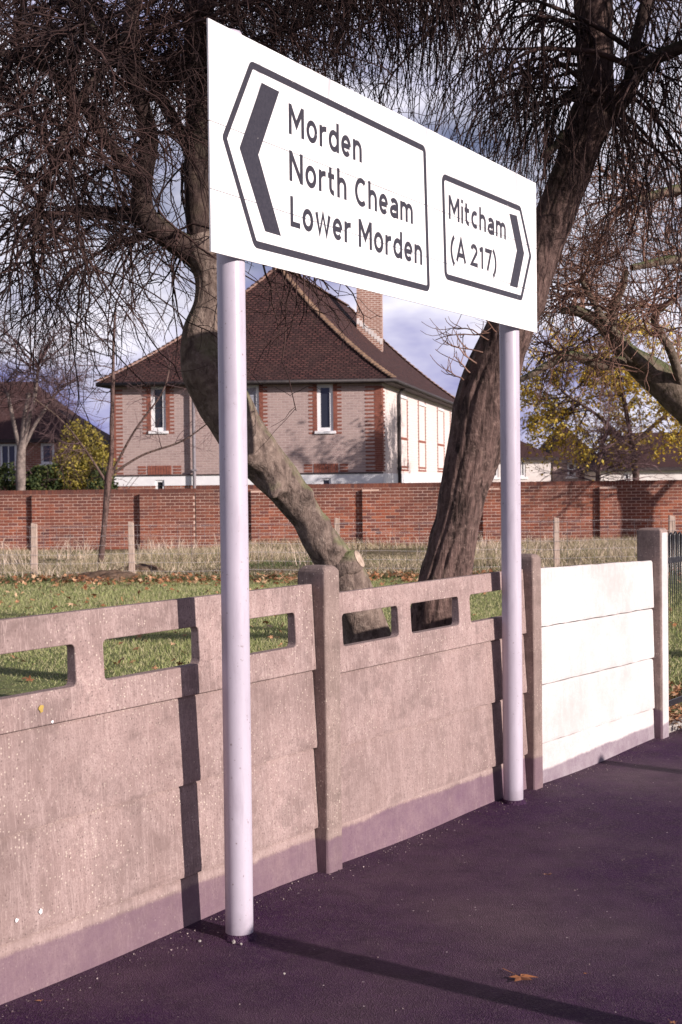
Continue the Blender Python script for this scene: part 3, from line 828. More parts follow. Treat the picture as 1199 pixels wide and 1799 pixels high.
word('Morden', 0.304, 0.868, 2.880, CAP)
word('North', 0.304, 0.738, 2.709, CAP); word('Cheam', 0.806, 1.325, 2.705, CAP)
word('Lower', 0.308, 0.770, 2.543, CAP); word('Morden', 0.833, 1.413, 2.541, CAP)
word('Mitcham', 1.690, 2.360, 2.786, 0.108)
word('(A 217)', 1.704, 2.240, 2.606, 0.104, 0.15)

# two bollards by the kerb whose shadows cross the pavement
def bollard(x, y, lab):
    b = empty('bollard', (x, y, -0.06), lab, 'bollard', 'kerbside bollards whose shadows cross the pavement')
    pr = [(-0.2, 0.065), (0.0, 0.065), (0.80, 0.058), (0.88, 0.062), (0.93, 0.062), (0.97, 0.05), (0.995, 0.025)]
    tube_obj('shaft', [(x, y, z - 0.02) for z, _ in pr], [r for _, r in pr], M['post_concrete'], b, 20)
    tube_obj('band', [(x, y, 0.74), (x, y, 0.80)], [0.0625, 0.0625], M['white_paint'], b, 20)
KS = 0.99 / math.tan(SUN_EL)
e1 = gnd(385, 1632); e2 = gnd(1025, 1332, -0.03)
bollard(e1[0] + sx * KS, e1[1] + sy * KS, 'concrete bollard out of view, casting the shadow across the left pole foot')
bollard(e2[0] + sx * (KS + 0.10), e2[1] + sy * (KS + 0.10), 'concrete bollard out of view at right, casting the shadow towards the white fence foot')

# ------------------------------------------------------------------ brick boundary wall
BW = empty('brick_wall', (0, 34.5, 0), 'long red brick boundary wall with piers beyond the rough grass', 'wall')
yW = 34.5
bx0, bx1 = -11.0, 13.0
core = MB()
xj = at(343, 860, yW)[0]
core.box(bx0, xj - 0.01, yW + 0.006, yW + 0.21, -0.4, 1.36); core.box(xj + 0.01, bx1, yW + 0.006, yW + 0.21, -0.4, 1.435)
piers = [at(p, 900, yW)[0] for p in (-140, 58, 247, 442, 637, 848, 1053, 1250, 1450)]
PW = 0.42; PD = 0.115
for x in piers: core.box(x, x + PW - 0.01, yW - PD + 0.006, yW + 0.005, -0.4, 1.36 if x < xj else 1.43)
core.build('mortar_core', M['mortar'], BW)
bricks = []
CH = 0.075
def course(x0, x1, y, z, off, L=0.225):
    x = x0 - off
    while x < x1 - 0.02:
        a, b = max(x + 0.009, x0), min(x + L - 0.009, x1)
        if b - a > 0.03: bricks.append((a, b, y - random.uniform(0, 0.004), z + 0.007, z + CH - 0.006))
        x += L
nc = 18; ZO = 0.04
for c in range(-1, nc):
    z = ZO + c * CH; off = 0.1125 if c % 2 else 0.0
    for (s0, s1) in ((bx0, xj - 0.012), (xj + 0.012, bx1)):
        course(s0, s1, yW, z, off)
    if c < nc - (0):
        for x in piers:
            x1_ = x + PW
            if c % 2: course(x, x1_, yW - PD, z, 0.0, 0.21)
            else: course(x, x1_, yW - PD, z, 0.105, 0.21)
for c in range(nc, nc + 1):
    course(xj + 0.012, bx1, yW, ZO + c * CH, 0.0)
base_me = MB(); base_me.box(-0.5, 0.5, -0.0, 1.0, 0, 1); unit = base_me.mesh('brick')
unit.materials.append(M['wall_brick'])
# the 300 bricks that show largest (middle of the view, clear of trunks and poles) are parts of their own
def score(b):
    x = (b[0] + b[1]) / 2; px_ = 599.5 + x / yW * FPX
    ok = 0 <= px_ <= 1199 and b[3] > 0.30 and not (375 < px_ < 620 or 735 < px_ < 930) and (b[1] - b[0]) > 0.15
    return (0 if ok else 1, abs(px_ - 690))
order = sorted(range(len(bricks)), key=lambda i: score(bricks[i]))
single = set(order[:290])
mb = MB()
for i, (a, b, y, z0, z1) in enumerate(bricks):
    pr_y = y; dep = 0.012 if y > yW - 0.05 else 0.012
    if y < yW - 0.05 and False: pass
    if i in single:
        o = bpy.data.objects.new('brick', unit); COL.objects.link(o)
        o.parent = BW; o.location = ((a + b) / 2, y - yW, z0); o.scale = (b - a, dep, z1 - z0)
    else: mb.box(a, b, y, y + dep, z0, z1)
# brick ends showing on the right cheek of each pier
for x in piers:
    for c in range(-1, nc): mb.box(x + PW - 0.012, x + PW, yW - PD + 0.013, yW - 0.004, ZO + c * CH + 0.005, ZO + (c + 1) * CH - 0.005)
    for c in range(-1, nc): mb.box(x - 0.001, x + 0.011, yW - PD + 0.014, yW - 0.005, ZO + c * CH + 0.005, ZO + (c + 1) * CH - 0.005)
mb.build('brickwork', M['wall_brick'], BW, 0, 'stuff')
cp = MB(); x = bx0
while x < bx1:
    zt = ZO + (nc * CH if x < xj else (nc + 1) * CH)
    for (a, b) in ((x + 0.004, x + 0.072),): cp.box(a, b, yW - 0.006, yW + 0.215, zt + 0.006, zt + 0.108 + random.uniform(-0.004, 0.004))
    x += 0.0765
cp.build('coping', M['wall_brick'], BW, 0, 'stuff')
cpm = MB(); cpm.box(bx0, xj - 0.012, yW + 0.006, yW + 0.2, ZO + nc * CH - 0.024, ZO + nc * CH + 0.09); cpm.box(xj + 0.012, bx1, yW + 0.006, yW + 0.2, ZO + nc * CH + 0.051, ZO + (nc + 1) * CH + 0.09)
cpm.build('coping_mortar', M['mortar'], BW)

# ------------------------------------------------------------------ houses
def quad_uv(name, pts_grid, mat, parent, uvfun=None):
    """pts_grid rows x cols of 3-D points, uv in metres"""
    R_, C_ = len(pts_grid), len(pts_grid[0])
    v = [p for r in pts_grid for p in r]; uv = []
    P = np.array(v).reshape(R_, C_, 3)
    o = P[0, 0]; ud = P[0, -1] - P[0, 0]; ud = ud / np.linalg.norm(ud)
    for p in v:
        d = np.array(p) - o; u = d @ ud; w = d - u * ud; uv.append((u + 50, np.linalg.norm(w) + 50))
    q = [(j * C_ + i, j * C_ + i + 1, (j + 1) * C_ + i + 1, (j + 1) * C_ + i) for j in range(R_ - 1) for i in range(C_ - 1)]
    return link(name, mesh_np(name, v, q, None, False, uv), parent, mat)
def wall_openings(name, P, u0, u1, z0, z1, ops, mat, parent, depth=0.12):
    """wall face in frame P with rectangular openings (u0,u1,z0,z1) and real reveals"""
    xs = sorted({u0, u1, *[o[0] for o in ops], *[o[1] for o in ops]}); zs = sorted({z0, z1, *[o[2] for o in ops], *[o[3] for o in ops]})
    v, q, uv = [], [], []
    def quad(a, b, c, d, ua, ub, uc, ud_):
        n = len(v); v.extend([a, b, c, d]); uv.extend([ua, ub, uc, ud_]); q.append((n, n + 1, n + 2, n + 3))
    for i in range(len(xs) - 1):
        for j in range(len(zs) - 1):
            a, b, c, d = xs[i], xs[i + 1], zs[j], zs[j + 1]; m = ((a + b) / 2, (c + d) / 2)
            if any(o[0] < m[0] < o[1] and o[2] < m[1] < o[3] for o in ops): continue
            quad(P(a, 0, c), P(b, 0, c), P(b, 0, d), P(a, 0, d), (a + 50, c), (b + 50, c), (b + 50, d), (a + 50, d))
    for (a, b, c, d) in ops:
        quad(P(a, 0, c), P(a, 0, d), P(a, -depth, d), P(a, -depth, c), (0, c), (0, d), (depth, d), (depth, c))
        quad(P(b, 0, c), P(b, -depth, c), P(b, -depth, d), P(b, 0, d), (0, c), (depth, c), (depth, d), (0, d))
        quad(P(a, 0, d), P(b, 0, d), P(b, -depth, d), P(a, -depth, d), (a, 0), (b, 0), (b, depth), (a, depth))
        quad(P(a, 0, c), P(a, -depth, c), P(b, -depth, c), P(b, 0, c), (a, 0), (a, depth), (b, depth), (b, 0))
    return link(name, mesh_np(name, v, q, None, False, uv), parent, mat)
def window(parent, P, a, b, c, d, back=0.09, mull=0, trans=0, curtain=False, sill=True, fw=0.07):
    f = MB()
    f.fbox(P, a, a + fw, -back - 0.02, -back + 0.04, c, d); f.fbox(P, b - fw, b, -back - 0.02, -back + 0.04, c, d)
    f.fbox(P, a + fw, b - fw, -back - 0.02, -back + 0.04, d - fw, d); f.fbox(P, a + fw, b - fw, -back - 0.02, -back + 0.04, c, c + fw)
    for k in range(mull):
        m = a + (b - a) * (k + 1) / (mull + 1); f.fbox(P, m - 0.022, m + 0.022, -back - 0.015, -back + 0.03, c + fw, d - fw)
    for k in range(trans):
        m = c + (d - c) * (k + 1) / (trans + 1); f.fbox(P, a + fw, b - fw, -back - 0.015, -back + 0.033, m - 0.022, m + 0.022)
    w = f.build('window', M['white_paint'], parent)
    g = MB(); g.fbox(P, a + fw, b - fw, -back - 0.012, -back - 0.006, c + fw, d - fw); g.build('pane', M['curtain'] if curtain else M['glass'], w)
    if sill:
        s_ = MB(); s_.fbox(P, a - 0.08, b + 0.08, -back, 0.06, c - 0.085, c - 0.002); s_.build('sill', M['white_paint'], w, 0.006)
    return w
def interp(a, b, t_): return tuple(np.array(a) * (1 - t_) + np.array(b) * t_)
def bell(t_): return 0.70 * t_ + 0.30 * t_ ** 1.9 if t_ < 1 else 1.0
def roof_face(parent, E0, E1, R0, R1, mat, n=10):
    rows = []
    for k in range(n + 1):
        t_ = k / n; a = np.array(interp(E0, R0, t_)); b = np.array(interp(E1, R1, t_))
        a[2] = E0[2] + (R0[2] - E0[2]) * bell(t_); b[2] = E1[2] + (R1[2] - E1[2]) * bell(t_)
        cols_ = max(2, int(12 * (1 - t_)) + 2); rows.append([tuple(a * (1 - c / 12) + b * (c / 12)) for c in range(13)])
    return quad_uv('roof', rows, mat, parent)
def hip_tiles(parent, E, R_, mat, n, skip=0.0, size=0.11):
    E = np.array(E); R_ = np.array(R_); d = R_ - E
    t_ = MB(); L = 1.0
    k = 6
    vs = []; fs = []
    for (x_, r_, lift) in ((0.0, 1.0, 0.55), (1.0, 0.80, 0.05)):
        for j in range(k + 1):
            a = math.pi * j / k; vs.append((x_, r_ * math.cos(a), r_ * math.sin(a) * 0.9 + lift))
    fs = [(j, j + 1, k + 1 + j + 1, k + 1 + j) for j in range(k)] + [tuple(range(k + 1))]
    me = bpy.data.meshes.new('hip_tile'); me.from_pydata(vs, [], fs); me.materials.append(mat)
    for i in range(n):
        a = i / n; b = (i + 1.25) / n
        pa = E + d * a; pa[2] = E[2] + d[2] * bell(a); pb = E + d * min(1, b); pb[2] = E[2] + d[2] * bell(min(1, b))
        X_ = Vector(pb - pa); ln = X_.length; X_.normalize(); Y_ = Vector((0, 0, 1)).cross(X_); Y_.normalize(); Z_ = X_.cross(Y_)
        o = bpy.data.objects.new('hip_tile', me); COL.objects.link(o); o.parent = parent
        mw = Matrix(((X_.x, Y_.x, Z_.x, pa[0]), (X_.y, Y_.y, Z_.y, pa[1]), (X_.z, Y_.z, Z_.z, pa[2]), (0, 0, 0, 1)))
        inv = Matrix.Translation(parent.location).inverted()
        o.matrix_basis = inv @ mw @ Matrix.Diagonal((ln, size * random.uniform(.92, 1.08), size * 0.55, 1))

house = empty('brick_house', (-2.8, 42.2, 0), 'two-storey lilac brick house with tall hipped tile roof behind the wall', 'house')
FR = np.array([1.245, 42.0]); FL = np.array([-6.84, 42.45])
rd = np.array([0.208, 0.978]); rd /= np.linalg.norm(rd); LEN = 19.5
fd = (FR - FL); WID = np.linalg.norm(fd); fd = fd / WID
fn = np.array([fd[1], -fd[0]]);
if fn[1] > 0: fn = -fn
HF = frame(FL, fd, fn)                      # u from left corner, n towards camera
rn = np.array([rd[1], -rd[0]])
HR = frame(FR, rd, rn)
ZE = 4.62; ZB = 1.62
def uf(px_): 
    p = onplane(px_, 750, (FL[0], FL[1], 0), (fn[0], fn[1], 0)); return float((p[:2] - FL) @ fd)
def zf(px_, py_): return float(onplane(px_, py_, (FL[0], FL[1], 0), (fn[0], fn[1], 0))[2])
def ur(px_): 
    p = onplane(px_, 750, (FR[0], FR[1], 0), (rn[0], rn[1], 0)); return float((p[:2] - FR) @ rd)
def zr(px_, py_): return float(onplane(px_, py_, (FR[0], FR[1], 0), (rn[0], rn[1], 0))[2])
ops1 = [(uf(266), uf(292), zf(279, 757), zf(279, 678)), (uf(404), uf(456), zf(440, 757), zf(440, 676)), (uf(558), uf(586), zf(571, 757), zf(571, 675))]
wall_openings('front_wall', HF, 0, WID, 1.86, ZE, ops1, M['house_brick'], house)
ops0 = [(uf(272), uf(288), 0.9, 1.74), (uf(564), uf(581), 0.9, 1.74)]
wall_openings('front_wall', HF, 0, WID, 0, 1.57, [(a, b, c, 1.569) for a, b, c, d in ops0], M['red_far_brick'], house)
band = MB()
prev = 0
for (a, b, c, d) in ops0:
    band.fbox(HF, prev, a, -0.10, 0.02, 1.57, 1.86); prev = b
    band.fbox(HF, a, b, -0.10, 0.02, 1.74, 1.86)
band.fbox(HF, prev, WID + 0.01, -0.10, 0.02, 1.57, 1.86); band.build('string_course', M['white_paint'], house)
dl = MB(); dl.fbox(HF, 0, WID + 0.02, 0.0, 0.05, 1.862, 1.90); dl.build('drip_edge', M['soffit'], house)
for (a, b, c, d) in ops0: window(house, HF, a, b, c, d, 0.06, sill=False, fw=0.06)
window(house, HF, *ops1[0], 0.08, fw=0.10); window(house, HF, *ops1[1], 0.08, trans=1, curtain=True, fw=0.09); window(house, HF, *ops1[2], 0.08, fw=0.10)
def quoins(P, u, side, z0, z1, parent, wid=(0.36, 0.16), both=None):
    q_ = MB(); z = z0; i = 0
    while z < z1 - 0.03:
        w = wid[i % 2]
        a, b = (u, u + w) if side > 0 else (u - w, u)
        q_.fbox(P, a, b, 0.001, 0.012, z + 0.004, z + 0.052)
        z += 0.056; i += 1
    return q_
def qbuild(q_, parent): return q_.build('quoin_brickwork', M['quoin'], parent, 0, 'stuff')
qbuild(quoins(HF, 0.005, 1, 1.92, ZE - 0.15, house), house)
qbuild(quoins(HF, WID, -1, 1.92, ZE - 0.15, house, (0.50, 0.22)), house)
for (a, b, c, d) in ops1:
    qbuild(quoins(HF, a - 0.002, -1, c - 0.09, d + 0.02, house, (0.25, 0.12)), house)
    qbuild(quoins(HF, b + 0.002, 1, c - 0.09, d + 0.02, house, (0.25, 0.12)), house)
for (a, b, c, d) in ops0:       # soldier arches
    s_ = MB(); m = (a + b) / 2
    for k in range(9): s_.fbox(HF, m - 0.36 + k * 0.081, m - 0.36 + k * 0.081 + 0.066, 0.001, 0.014, 1.905, 2.17)
    s_.build('soldier_arch', M['quoin'], house, 0, 'stuff')
    s2 = MB()
    for k in range(3):
        for sgn in (-1, 1):
            x_ = m + sgn * (0.40 + 0.13); s2.fbox(HF, x_ - 0.12, x_ + 0.12, 0.001, 0.012, 1.92 + k * 0.09, 1.98 + k * 0.09)
    s2.build('arch_shoulder', M['quoin'], house, 0, 'stuff')
# right flank
def pan(px0, px1, y0, y1): 
    return (ur(px0), ur(px1), zr(px0, y1), zr(px0, y0))
opsR = [pan(703, 713, 752, 694), pan(738, 745, 756, 708), pan(771, 778, 757, 717)]
opsR += [(15.5, 16.3, opsR[2][2], opsR[2][3])]
wall_openings('side_wall', HR, 0, LEN, 1.86, ZE, opsR, M['side_brick'], house)
qbuild(quoins(HR, 0.004, 1, 1.92, ZE - 0.15, house, (0.40, 0.18)), house)
wall_openings('side_wall', HR, 0, LEN, 0, 1.57, [], M['red_far_brick'], house)
band = MB(); band.fbox(HR, 0.021, LEN, -0.1, 0.022, 1.57, 1.86); band.build('string_course', M['white_paint'], house)
for o_ in opsR:
    window(house, HR, *o_, 0.08, fw=0.09)
    m = (o_[0] + o_[1]) / 2; hw_ = (o_[1] - o_[0]) / 2 + 0.25
    for sgn in (-1, 1):
        q_ = quoins(HR, m + sgn * hw_, sgn, 1.95, ZE - 0.2, house, (0.22, 0.12)); qbuild(q_, house)
    q2 = MB(); 
    for k in range(2): q2.fbox(HR, m - hw_ + 0.02, m + hw_ - 0.02, 0.001, 0.010, 1.95 + k * 0.1, 2.01 + k * 0.1)
    q2.fbox(HR, m - hw_ + 0.02, m + hw_ - 0.02, 0.001, 0.010, 2.95, 3.03)
    qbuild(q2, house)
for (P, L0) in ((frame(FL + rd * LEN, fd, -fn), WID),):
    wall_openings('rear_wall', P, 0, L0, 0, ZE, [], M['house_brick'], house)
wall_openings('side_wall', frame(FL, rd, -rn), 0, LEN, 0, ZE, [], M['house_brick'], house)
def pipe(P, u, z0, z1, mat, parent, n=0.07, r=0.045):
    p = tube_obj('downpipe', [P(u, n, z0), P(u, n, (z0 + z1) / 2), P(u, n, z1 - 0.25), P(u, n + 0.10, z1 - 0.08), P(u, n + 0.2, z1)], r, mat, parent, 8)
    for z in (z0 + 0.9, z0 + 2.0): 
        b = MB(); b.fbox(P, u - 0.07, u + 0.07, 0.005, n + r + 0.004, z, z + 0.05); b.build('bracket', mat, p)
pipe(HF, uf(342), 0, ZE - 0.05, M['grey_pipe'], house, 0.14, 0.05)
pipe(HR, ur(698), 0, ZE - 0.05, M['dark_pipe'], house, 0.07, 0.055)
# eaves and roof
OV = 0.34
def EC(fl, v): return tuple(v)
cx_ = [FL - fd * OV + fn * OV, FR + fd * OV + fn * OV, FR + rd * (LEN + OV) + rn * OV, FL + rd * (LEN + OV) - rn * OV]
E_ = [(p[0], p[1], ZE + 0.02) for p in cx_]
mid = (FL + FR) / 2; HZ = 4.02
R0 = (*(mid + rd * 4.15), ZE + HZ); R1 = (*(mid + rd * (LEN - 4.15)), ZE + HZ)
roof_face(house, E_[0], E_[1], R0, R0, M['roof']); roof_face(house, E_[1], E_[2], R0, R1, M['roof'])
roof_face(house, E_[2], E_[3], R1, R1, M['roof']); roof_face(house, E_[3], E_[0], R1, R0, M['roof'])
sf = MB(); sf.v = [(p[0], p[1], ZE - 0.10) for p in E_] + [(p[0], p[1], ZE + 0.015) for p in E_]
sf.f = [(0, 1, 2, 3), (4, 5, 6, 7), (0, 1, 5, 4), (1, 2, 6, 5), (2, 3, 7, 6), (3, 0, 4, 7)]; sf.build('eave_board', M['soffit'], house)
gt = [np.array(E_[i]) + np.array([0, 0, -0.06]) for i in (0, 1, 2)]
tube_obj('gutter', [gt[0] + np.array([0, -0.05, 0]), gt[1] + np.array([0.04, -0.05, 0]), gt[2] + np.array([0.06, 0, 0])], 0.055, M['dark_pipe'], house, 8)
hip_tiles(house, E_[1], R0, M['bonnet'], 44); hip_tiles(house, E_[0], R0, M['bonnet_dark'], 40); hip_tiles(house, E_[2], R1, M['bonnet_dark'], 30)
hip_tiles(house, R0, R1, M['bonnet_dark'], 24)
# chimney: front foot seen on the right-hand slope
nr = np.cross(np.array(E_[2]) - np.array(E_[1]), np.array(R0) - np.array(E_[1])); 
cf = onplane(672, 606, E_[1], nr)
CP = frame(cf[:2], fd, fn)
def boxuv(name, P, u0, u1, n0, n1, z0, z1, mat, parent):
    v, q, uv = [], [], []
    def face(a, b):
        n = len(v); L = math.dist(a, b)
        v.extend([(a[0], a[1], z0), (b[0], b[1], z0), (b[0], b[1], z1), (a[0], a[1], z1)]); uv.extend([(0, z0), (L, z0), (L, z1), (0, z1)]); q.append((n, n + 1, n + 2, n + 3))
    c = [P(u0, n1, 0), P(u1, n1, 0), P(u1, n0, 0), P(u0, n0, 0)]
    for i in range(4): face(c[i], c[(i + 1) % 4])
    n = len(v); v.extend([(x_[0], x_[1], z1) for x_ in c]); uv.extend([(0, 0)] * 4); q.append((n, n + 1, n + 2, n + 3))
    return link(name, mesh_np(name, v, q, None, False, uv), parent, mat)
ch = boxuv('chimney', CP, -0.93, 0.0, -1.25, 0.0, 5.0, 9.7, M['chimney_brick'], house)
boxuv('chimney_cap', CP, -0.99, 0.06, -1.31, 0.06, 9.70, 9.95, M['chimney_brick'], ch)
for k in range(2):
    c_ = CP(-0.46, -0.35 - 0.55 * k, 0); tube_obj('chimney_pot', [(c_[0], c_[1], 9.95), (c_[0], c_[1], 10.5)], [0.14, 0.11], M['quoin'], ch, 12)
fl_ = MB()
for k in range(9):
    u_ = -0.93 + k * 0.105; zz_ = onplane(672, 606, E_[1], nr)[2]
    sl = (nr[0] * fd[0] + nr[1] * fd[1]) / -nr[2]
    z_ = cf[2] + sl * u_; fl_.fbox(CP, u_, u_ + 0.10, 0.0, 0.012, z_ - 0.05, z_ + 0.16)
fl_.build('flashing', M['render'], ch)

def small_house(name, lab, c, yaw, w, d, ze, hz, mats, win, ridge_in=None):
    """simple hipped block; win = [(u0,u1,z0,z1,mull)] on the camera side"""
    dd = np.array([math.cos(yaw), math.sin(yaw)]); nn = np.array([dd[1], -dd[0]])
    h_ = empty(name, (c[0], c[1], 0), lab, 'house'); P = frame(c, dd, nn)
    wall_openings('front_wall', P, 0, w, 0, ze, [x_[:4] for x_ in win], mats[0], h_)
    wall_openings('side_wall', frame(np.array(c) + dd * w, -nn, dd), 0, d, 0, ze, [], mats[0], h_)
    wall_openings('side_wall', frame(np.array(c), -nn, -dd), 0, d, 0, ze, [], mats[0], h_)
    for x_ in win: window(h_, P, *x_[:4], 0.07, mull=x_[4], trans=1 if len(x_) > 5 else 0, fw=0.09)
    o_ = 0.3; a = np.array(c); Q = [a - dd * o_ + nn * o_, a + dd * (w + o_) + nn * o_, a + dd * (w + o_) - nn * (d + o_), a - dd * o_ - nn * (d + o_)]
    Q = [(q_[0], q_[1], ze) for q_ in Q]; ri = d / 2 if ridge_in is None else ridge_in
    m0 = a - nn * d / 2 + dd * ri; m1 = a - nn * d / 2 + dd * (w - ri); m0 = (*m0, ze + hz); m1 = (*m1, ze + hz)
    roof_face(h_, Q[0], Q[1], m0, m1, mats[1]); roof_face(h_, Q[1], Q[2], m1, m1, mats[1]); roof_face(h_, Q[2], Q[3], m1, m0, mats[1]); roof_face(h_, Q[3], Q[0], m0, m0, mats[1])
    e_ = MB(); e_.fbox(P, -o_, w + o_, -d - o_, o_ - 0.01, ze - 0.14, ze - 0.004); e_.build('eave_board', M['soffit'], h_)
    return h_, P
# left house
lh0 = at(-420, 770, 55); lh1 = at(150, 770, 55)
def lu(px_): return float(at(px_, 800, 55)[0] - lh0[0])
small_house('cottage', 'red brick house with brown hipped roof at the left edge behind yellow bushes', (lh0[0], 55.0), 0.0, lu(150), 9.0, 3.42, 2.55, (M['red_far_brick'], M['roof_far']),
            [(lu(72), lu(96), 2.45, 3.25, 0), (lu(0), lu(30), 1.9, 3.25, 1), (lu(-110), lu(-70), 2.2, 3.25, 1)], 2.9)
# right terrace
rh0 = at(842, 805, 62)
def ru(px_): return float(at(px_, 820, 62)[0] - rh0[0])
small_house('terraced_house', 'pale house with tall white windows and brown roof right of the leaning trunk', (rh0[0], 62.0), 0.0, ru(968), 8, 2.62, 1.55, (M['render'], M['roof_far']),
            [(ru(862), ru(876), 1.75, 2.5, 1), (ru(910), ru(924), 1.75, 2.5, 1)], 2.0)
rg0 = at(972, 805, 64)
def rgu(px_): return float(at(px_, 820, 64)[0] - rg0[0])
small_house('red_brick_house', 'low brown-roofed brick house with a white sash window behind the bare shrub', (rg0[0], 64.0), 0.0, rgu(1052), 8, 2.5, 1.9, (M['house_brick'], M['roof_far']),
            [(rgu(997), rgu(1012), 1.75, 2.4, 0, 1)], 1.0)
rk0 = at(1056, 824, 60)
def rku(px_): return float(at(px_, 835, 60)[0] - rk0[0])
small_house('white_bungalow', 'long low white rendered building at the right edge behind the brick wall', (rk0[0], 60.0), 0.0, rku(1400), 8, 2.1, 1.6, (M['render'], M['roof_far']),
            [(rku(1096), rku(1108), 1.55, 1.9, 0), (rku(1215), rku(1240), 1.4, 1.95, 1)], 2.0)

# ------------------------------------------------------------------ trees
def unit(v): return v / (np.linalg.norm(v, axis=-1, keepdims=True) + 1e-9)
def spline(pts, n):
    """Catmull-Rom through rows of pts (any columns) resampled to n rows"""
    P = np.array(pts, float); m = len(P)
    Q = np.vstack([2 * P[0] - P[1], P, 2 * P[-1] - P[-2]])
    seg = np.linalg.norm(np.diff(P[:, :3], axis=0), axis=1); cum = np.concatenate([[0], np.cumsum(seg)])
    s = np.linspace(0, cum[-1], n); out = []
    for x_ in s:
        i = min(m - 2, max(0, np.searchsorted(cum, x_, 'right') - 1)); t_ = (x_ - cum[i]) / (seg[i] + 1e-9)
        a, b, c, d = Q[i], Q[i + 1], Q[i + 2], Q[i + 3]
        out.append(0.5 * ((2 * b) + (-a + c) * t_ + (2 * a - 5 * b + 4 * c - d) * t_ ** 2 + (-a + 3 * b - 3 * c + d) * t_ ** 3))
    return np.array(out)
def vnoise(p, f, seed=0):
    """cheap smooth pseudo-noise"""
    r = np.random.default_rng(seed); o = np.zeros(len(p))
    for k in range(7):
        w = r.normal(size=3) * f; o += np.sin(p @ w + r.uniform(0, 6.28)) 
    return o / 3.7
def stem(name, nodes, mat, parent, n=80, k=28, rough=0.05, furrow=0.0, flare=0.0, knots=(), seed=1):
    """nodes: (px, py, depth, half width px) -> displaced tapered stem"""
    W = []
    for (a, b, D, hw) in nodes:
        p = at(a, b, D); W.append((*p, hw * D / FPX))
    S = spline(W, n); P, R = S[:, :3], S[:, 3]
    v, q = tubes(P[None], R[None], k)
    ctr = np.repeat(P, k, axis=0); rad = np.repeat(R, k); dirv = unit(v - ctr)
    amp = rough * vnoise(v, 5.0, seed) + rough * 0.5 * vnoise(v, 14.0, seed + 1)
    if furrow:
        ang = np.tile(np.arange(k), n) / k * 2 * np.pi; ln = np.repeat(np.arange(n) / n, k)
        wob = 1.3 * np.sin(ln * 9 + seed) + 0.6 * vnoise(v, 6, seed + 2)
        f_ = np.abs(np.sin(ang * 7 + wob * 1.5)) * 0.6 + np.abs(np.sin(ang * 13 + wob * 2.5 + 1)) * 0.4
        amp = amp + furrow * (f_ - 0.5) * (0.6 + 0.5 * vnoise(v * np.array([1, 1, 2]), 9, seed + 3))
    v = v + dirv * (rad * amp)[:, None]
    for (kx, ky, kD, kr, kh) in knots:
        c = at(kx, ky, kD); d2 = np.linalg.norm(v - c, axis=1); v = v + dirv * (kh * np.exp(-(d2 / kr) ** 2))[:, None]
    o = link(name, mesh_np(name, v, q, None, True), parent, mat)
    return o, P, R
def grow(start, direc, length, nseg, wiggle, droop, seed):
    r = np.random.default_rng(seed); Mn = len(start)
    P = np.zeros((Mn, nseg + 1, 3)); P[:, 0] = start; d = unit(direc); st = (length / nseg)[:, None]
    dr = np.broadcast_to(np.asarray(droop, float), (Mn,)).copy()
    for i in range(nseg):
        d = unit(d + r.normal(size=(Mn, 3)) * wiggle + np.array([0, 0, -1.0]) * dr[:, None])
        P[:, i + 1] = P[:, i] + d * st
    return P
def taper(r0, r1, n, p=1.0): 
    t_ = np.linspace(0, 1, n) ** p; return r0[:, None] * (1 - t_) + r1[:, None] * t_
def reach(limbs, targets, seed, arch=0.25, nseg=12, r_base=0.02, r_tip=0.006, wob=0.06, spread=6):
    """boughs from limb points to targets, arching then falling"""
    r = np.random.default_rng(seed)
    LP = np.vstack([l[0] for l in limbs]); LR = np.concatenate([l[1] for l in limbs])
    out, rad = [], []
    for T_ in targets:
        d = np.linalg.norm(LP - T_, axis=1); up = LP[:, 2] - T_[2]
        cost = d + 0.15 * np.abs(up) + r.uniform(0, 0.5, len(LP))
        i = cost.argmin(); S_ = LP[i]; L = np.linalg.norm(T_ - S_)
        t_ = np.linspace(0, 1, nseg + 1)[:, None]
        hor = np.array([0, 0, 1.0]) * arch * L
        c1 = S_ + (T_ - S_) * 0.35 + hor + r.normal(size=3) * 0.12 * L
        c2 = S_ + (T_ - S_) * 0.8 + hor * 0.9 + r.normal(size=3) * 0.1 * L
        B = (1 - t_) ** 3 * S_ + 3 * (1 - t_) ** 2 * t_ * c1 + 3 * (1 - t_) * t_ ** 2 * c2 + t_ ** 3 * T_
        jit = np.cumsum(r.normal(size=B.shape), axis=0) * wob * L / nseg; jit -= t_ * jit[-1]
        out.append(B + jit); rb = min(LR[i] * 0.75, r_base * (0.5 + L * 0.55)); rad.append(rb)
    return np.array(out), np.array(rad)
def offshoot(P, R, count, lmin, lmax, nseg, wiggle, droop, angle, rf, rt, seed, tmin=0.15, tmax=1.0, bias=(0, 0, 0)):
    """count side shoots per parent polyline"""
    r = np.random.default_rng(seed); Mn, n, _ = P.shape
    idx = np.repeat(np.arange(Mn), count); t_ = r.uniform(tmin, tmax, len(idx)) * (n - 1.001)
    i0 = t_.astype(int); f = (t_ - i0)[:, None]
    S_ = P[idx, i0] * (1 - f) + P[idx, i0 + 1] * f; d = unit(P[idx, i0 + 1] - P[idx, i0])
    rr = R[idx, i0] * (1 - f[:, 0]) + R[idx, i0 + 1] * f[:, 0]
    side = unit(np.cross(d, r.normal(size=d.shape))); a = r.uniform(*angle, len(idx))[:, None]
    D_ = unit(d * np.cos(a) + side * np.sin(a) + np.array(bias))
    L = r.uniform(lmin, lmax, len(idx))
    Q = grow(S_, D_, L, nseg, wiggle, droop, seed + 1)
    r0 = np.minimum(rr * 0.8, rf * r.uniform(0.75, 1.25, len(idx))); r1 = np.minimum(r0 * 0.6, rt)
    return Q, taper(r0, r1, nseg + 1)
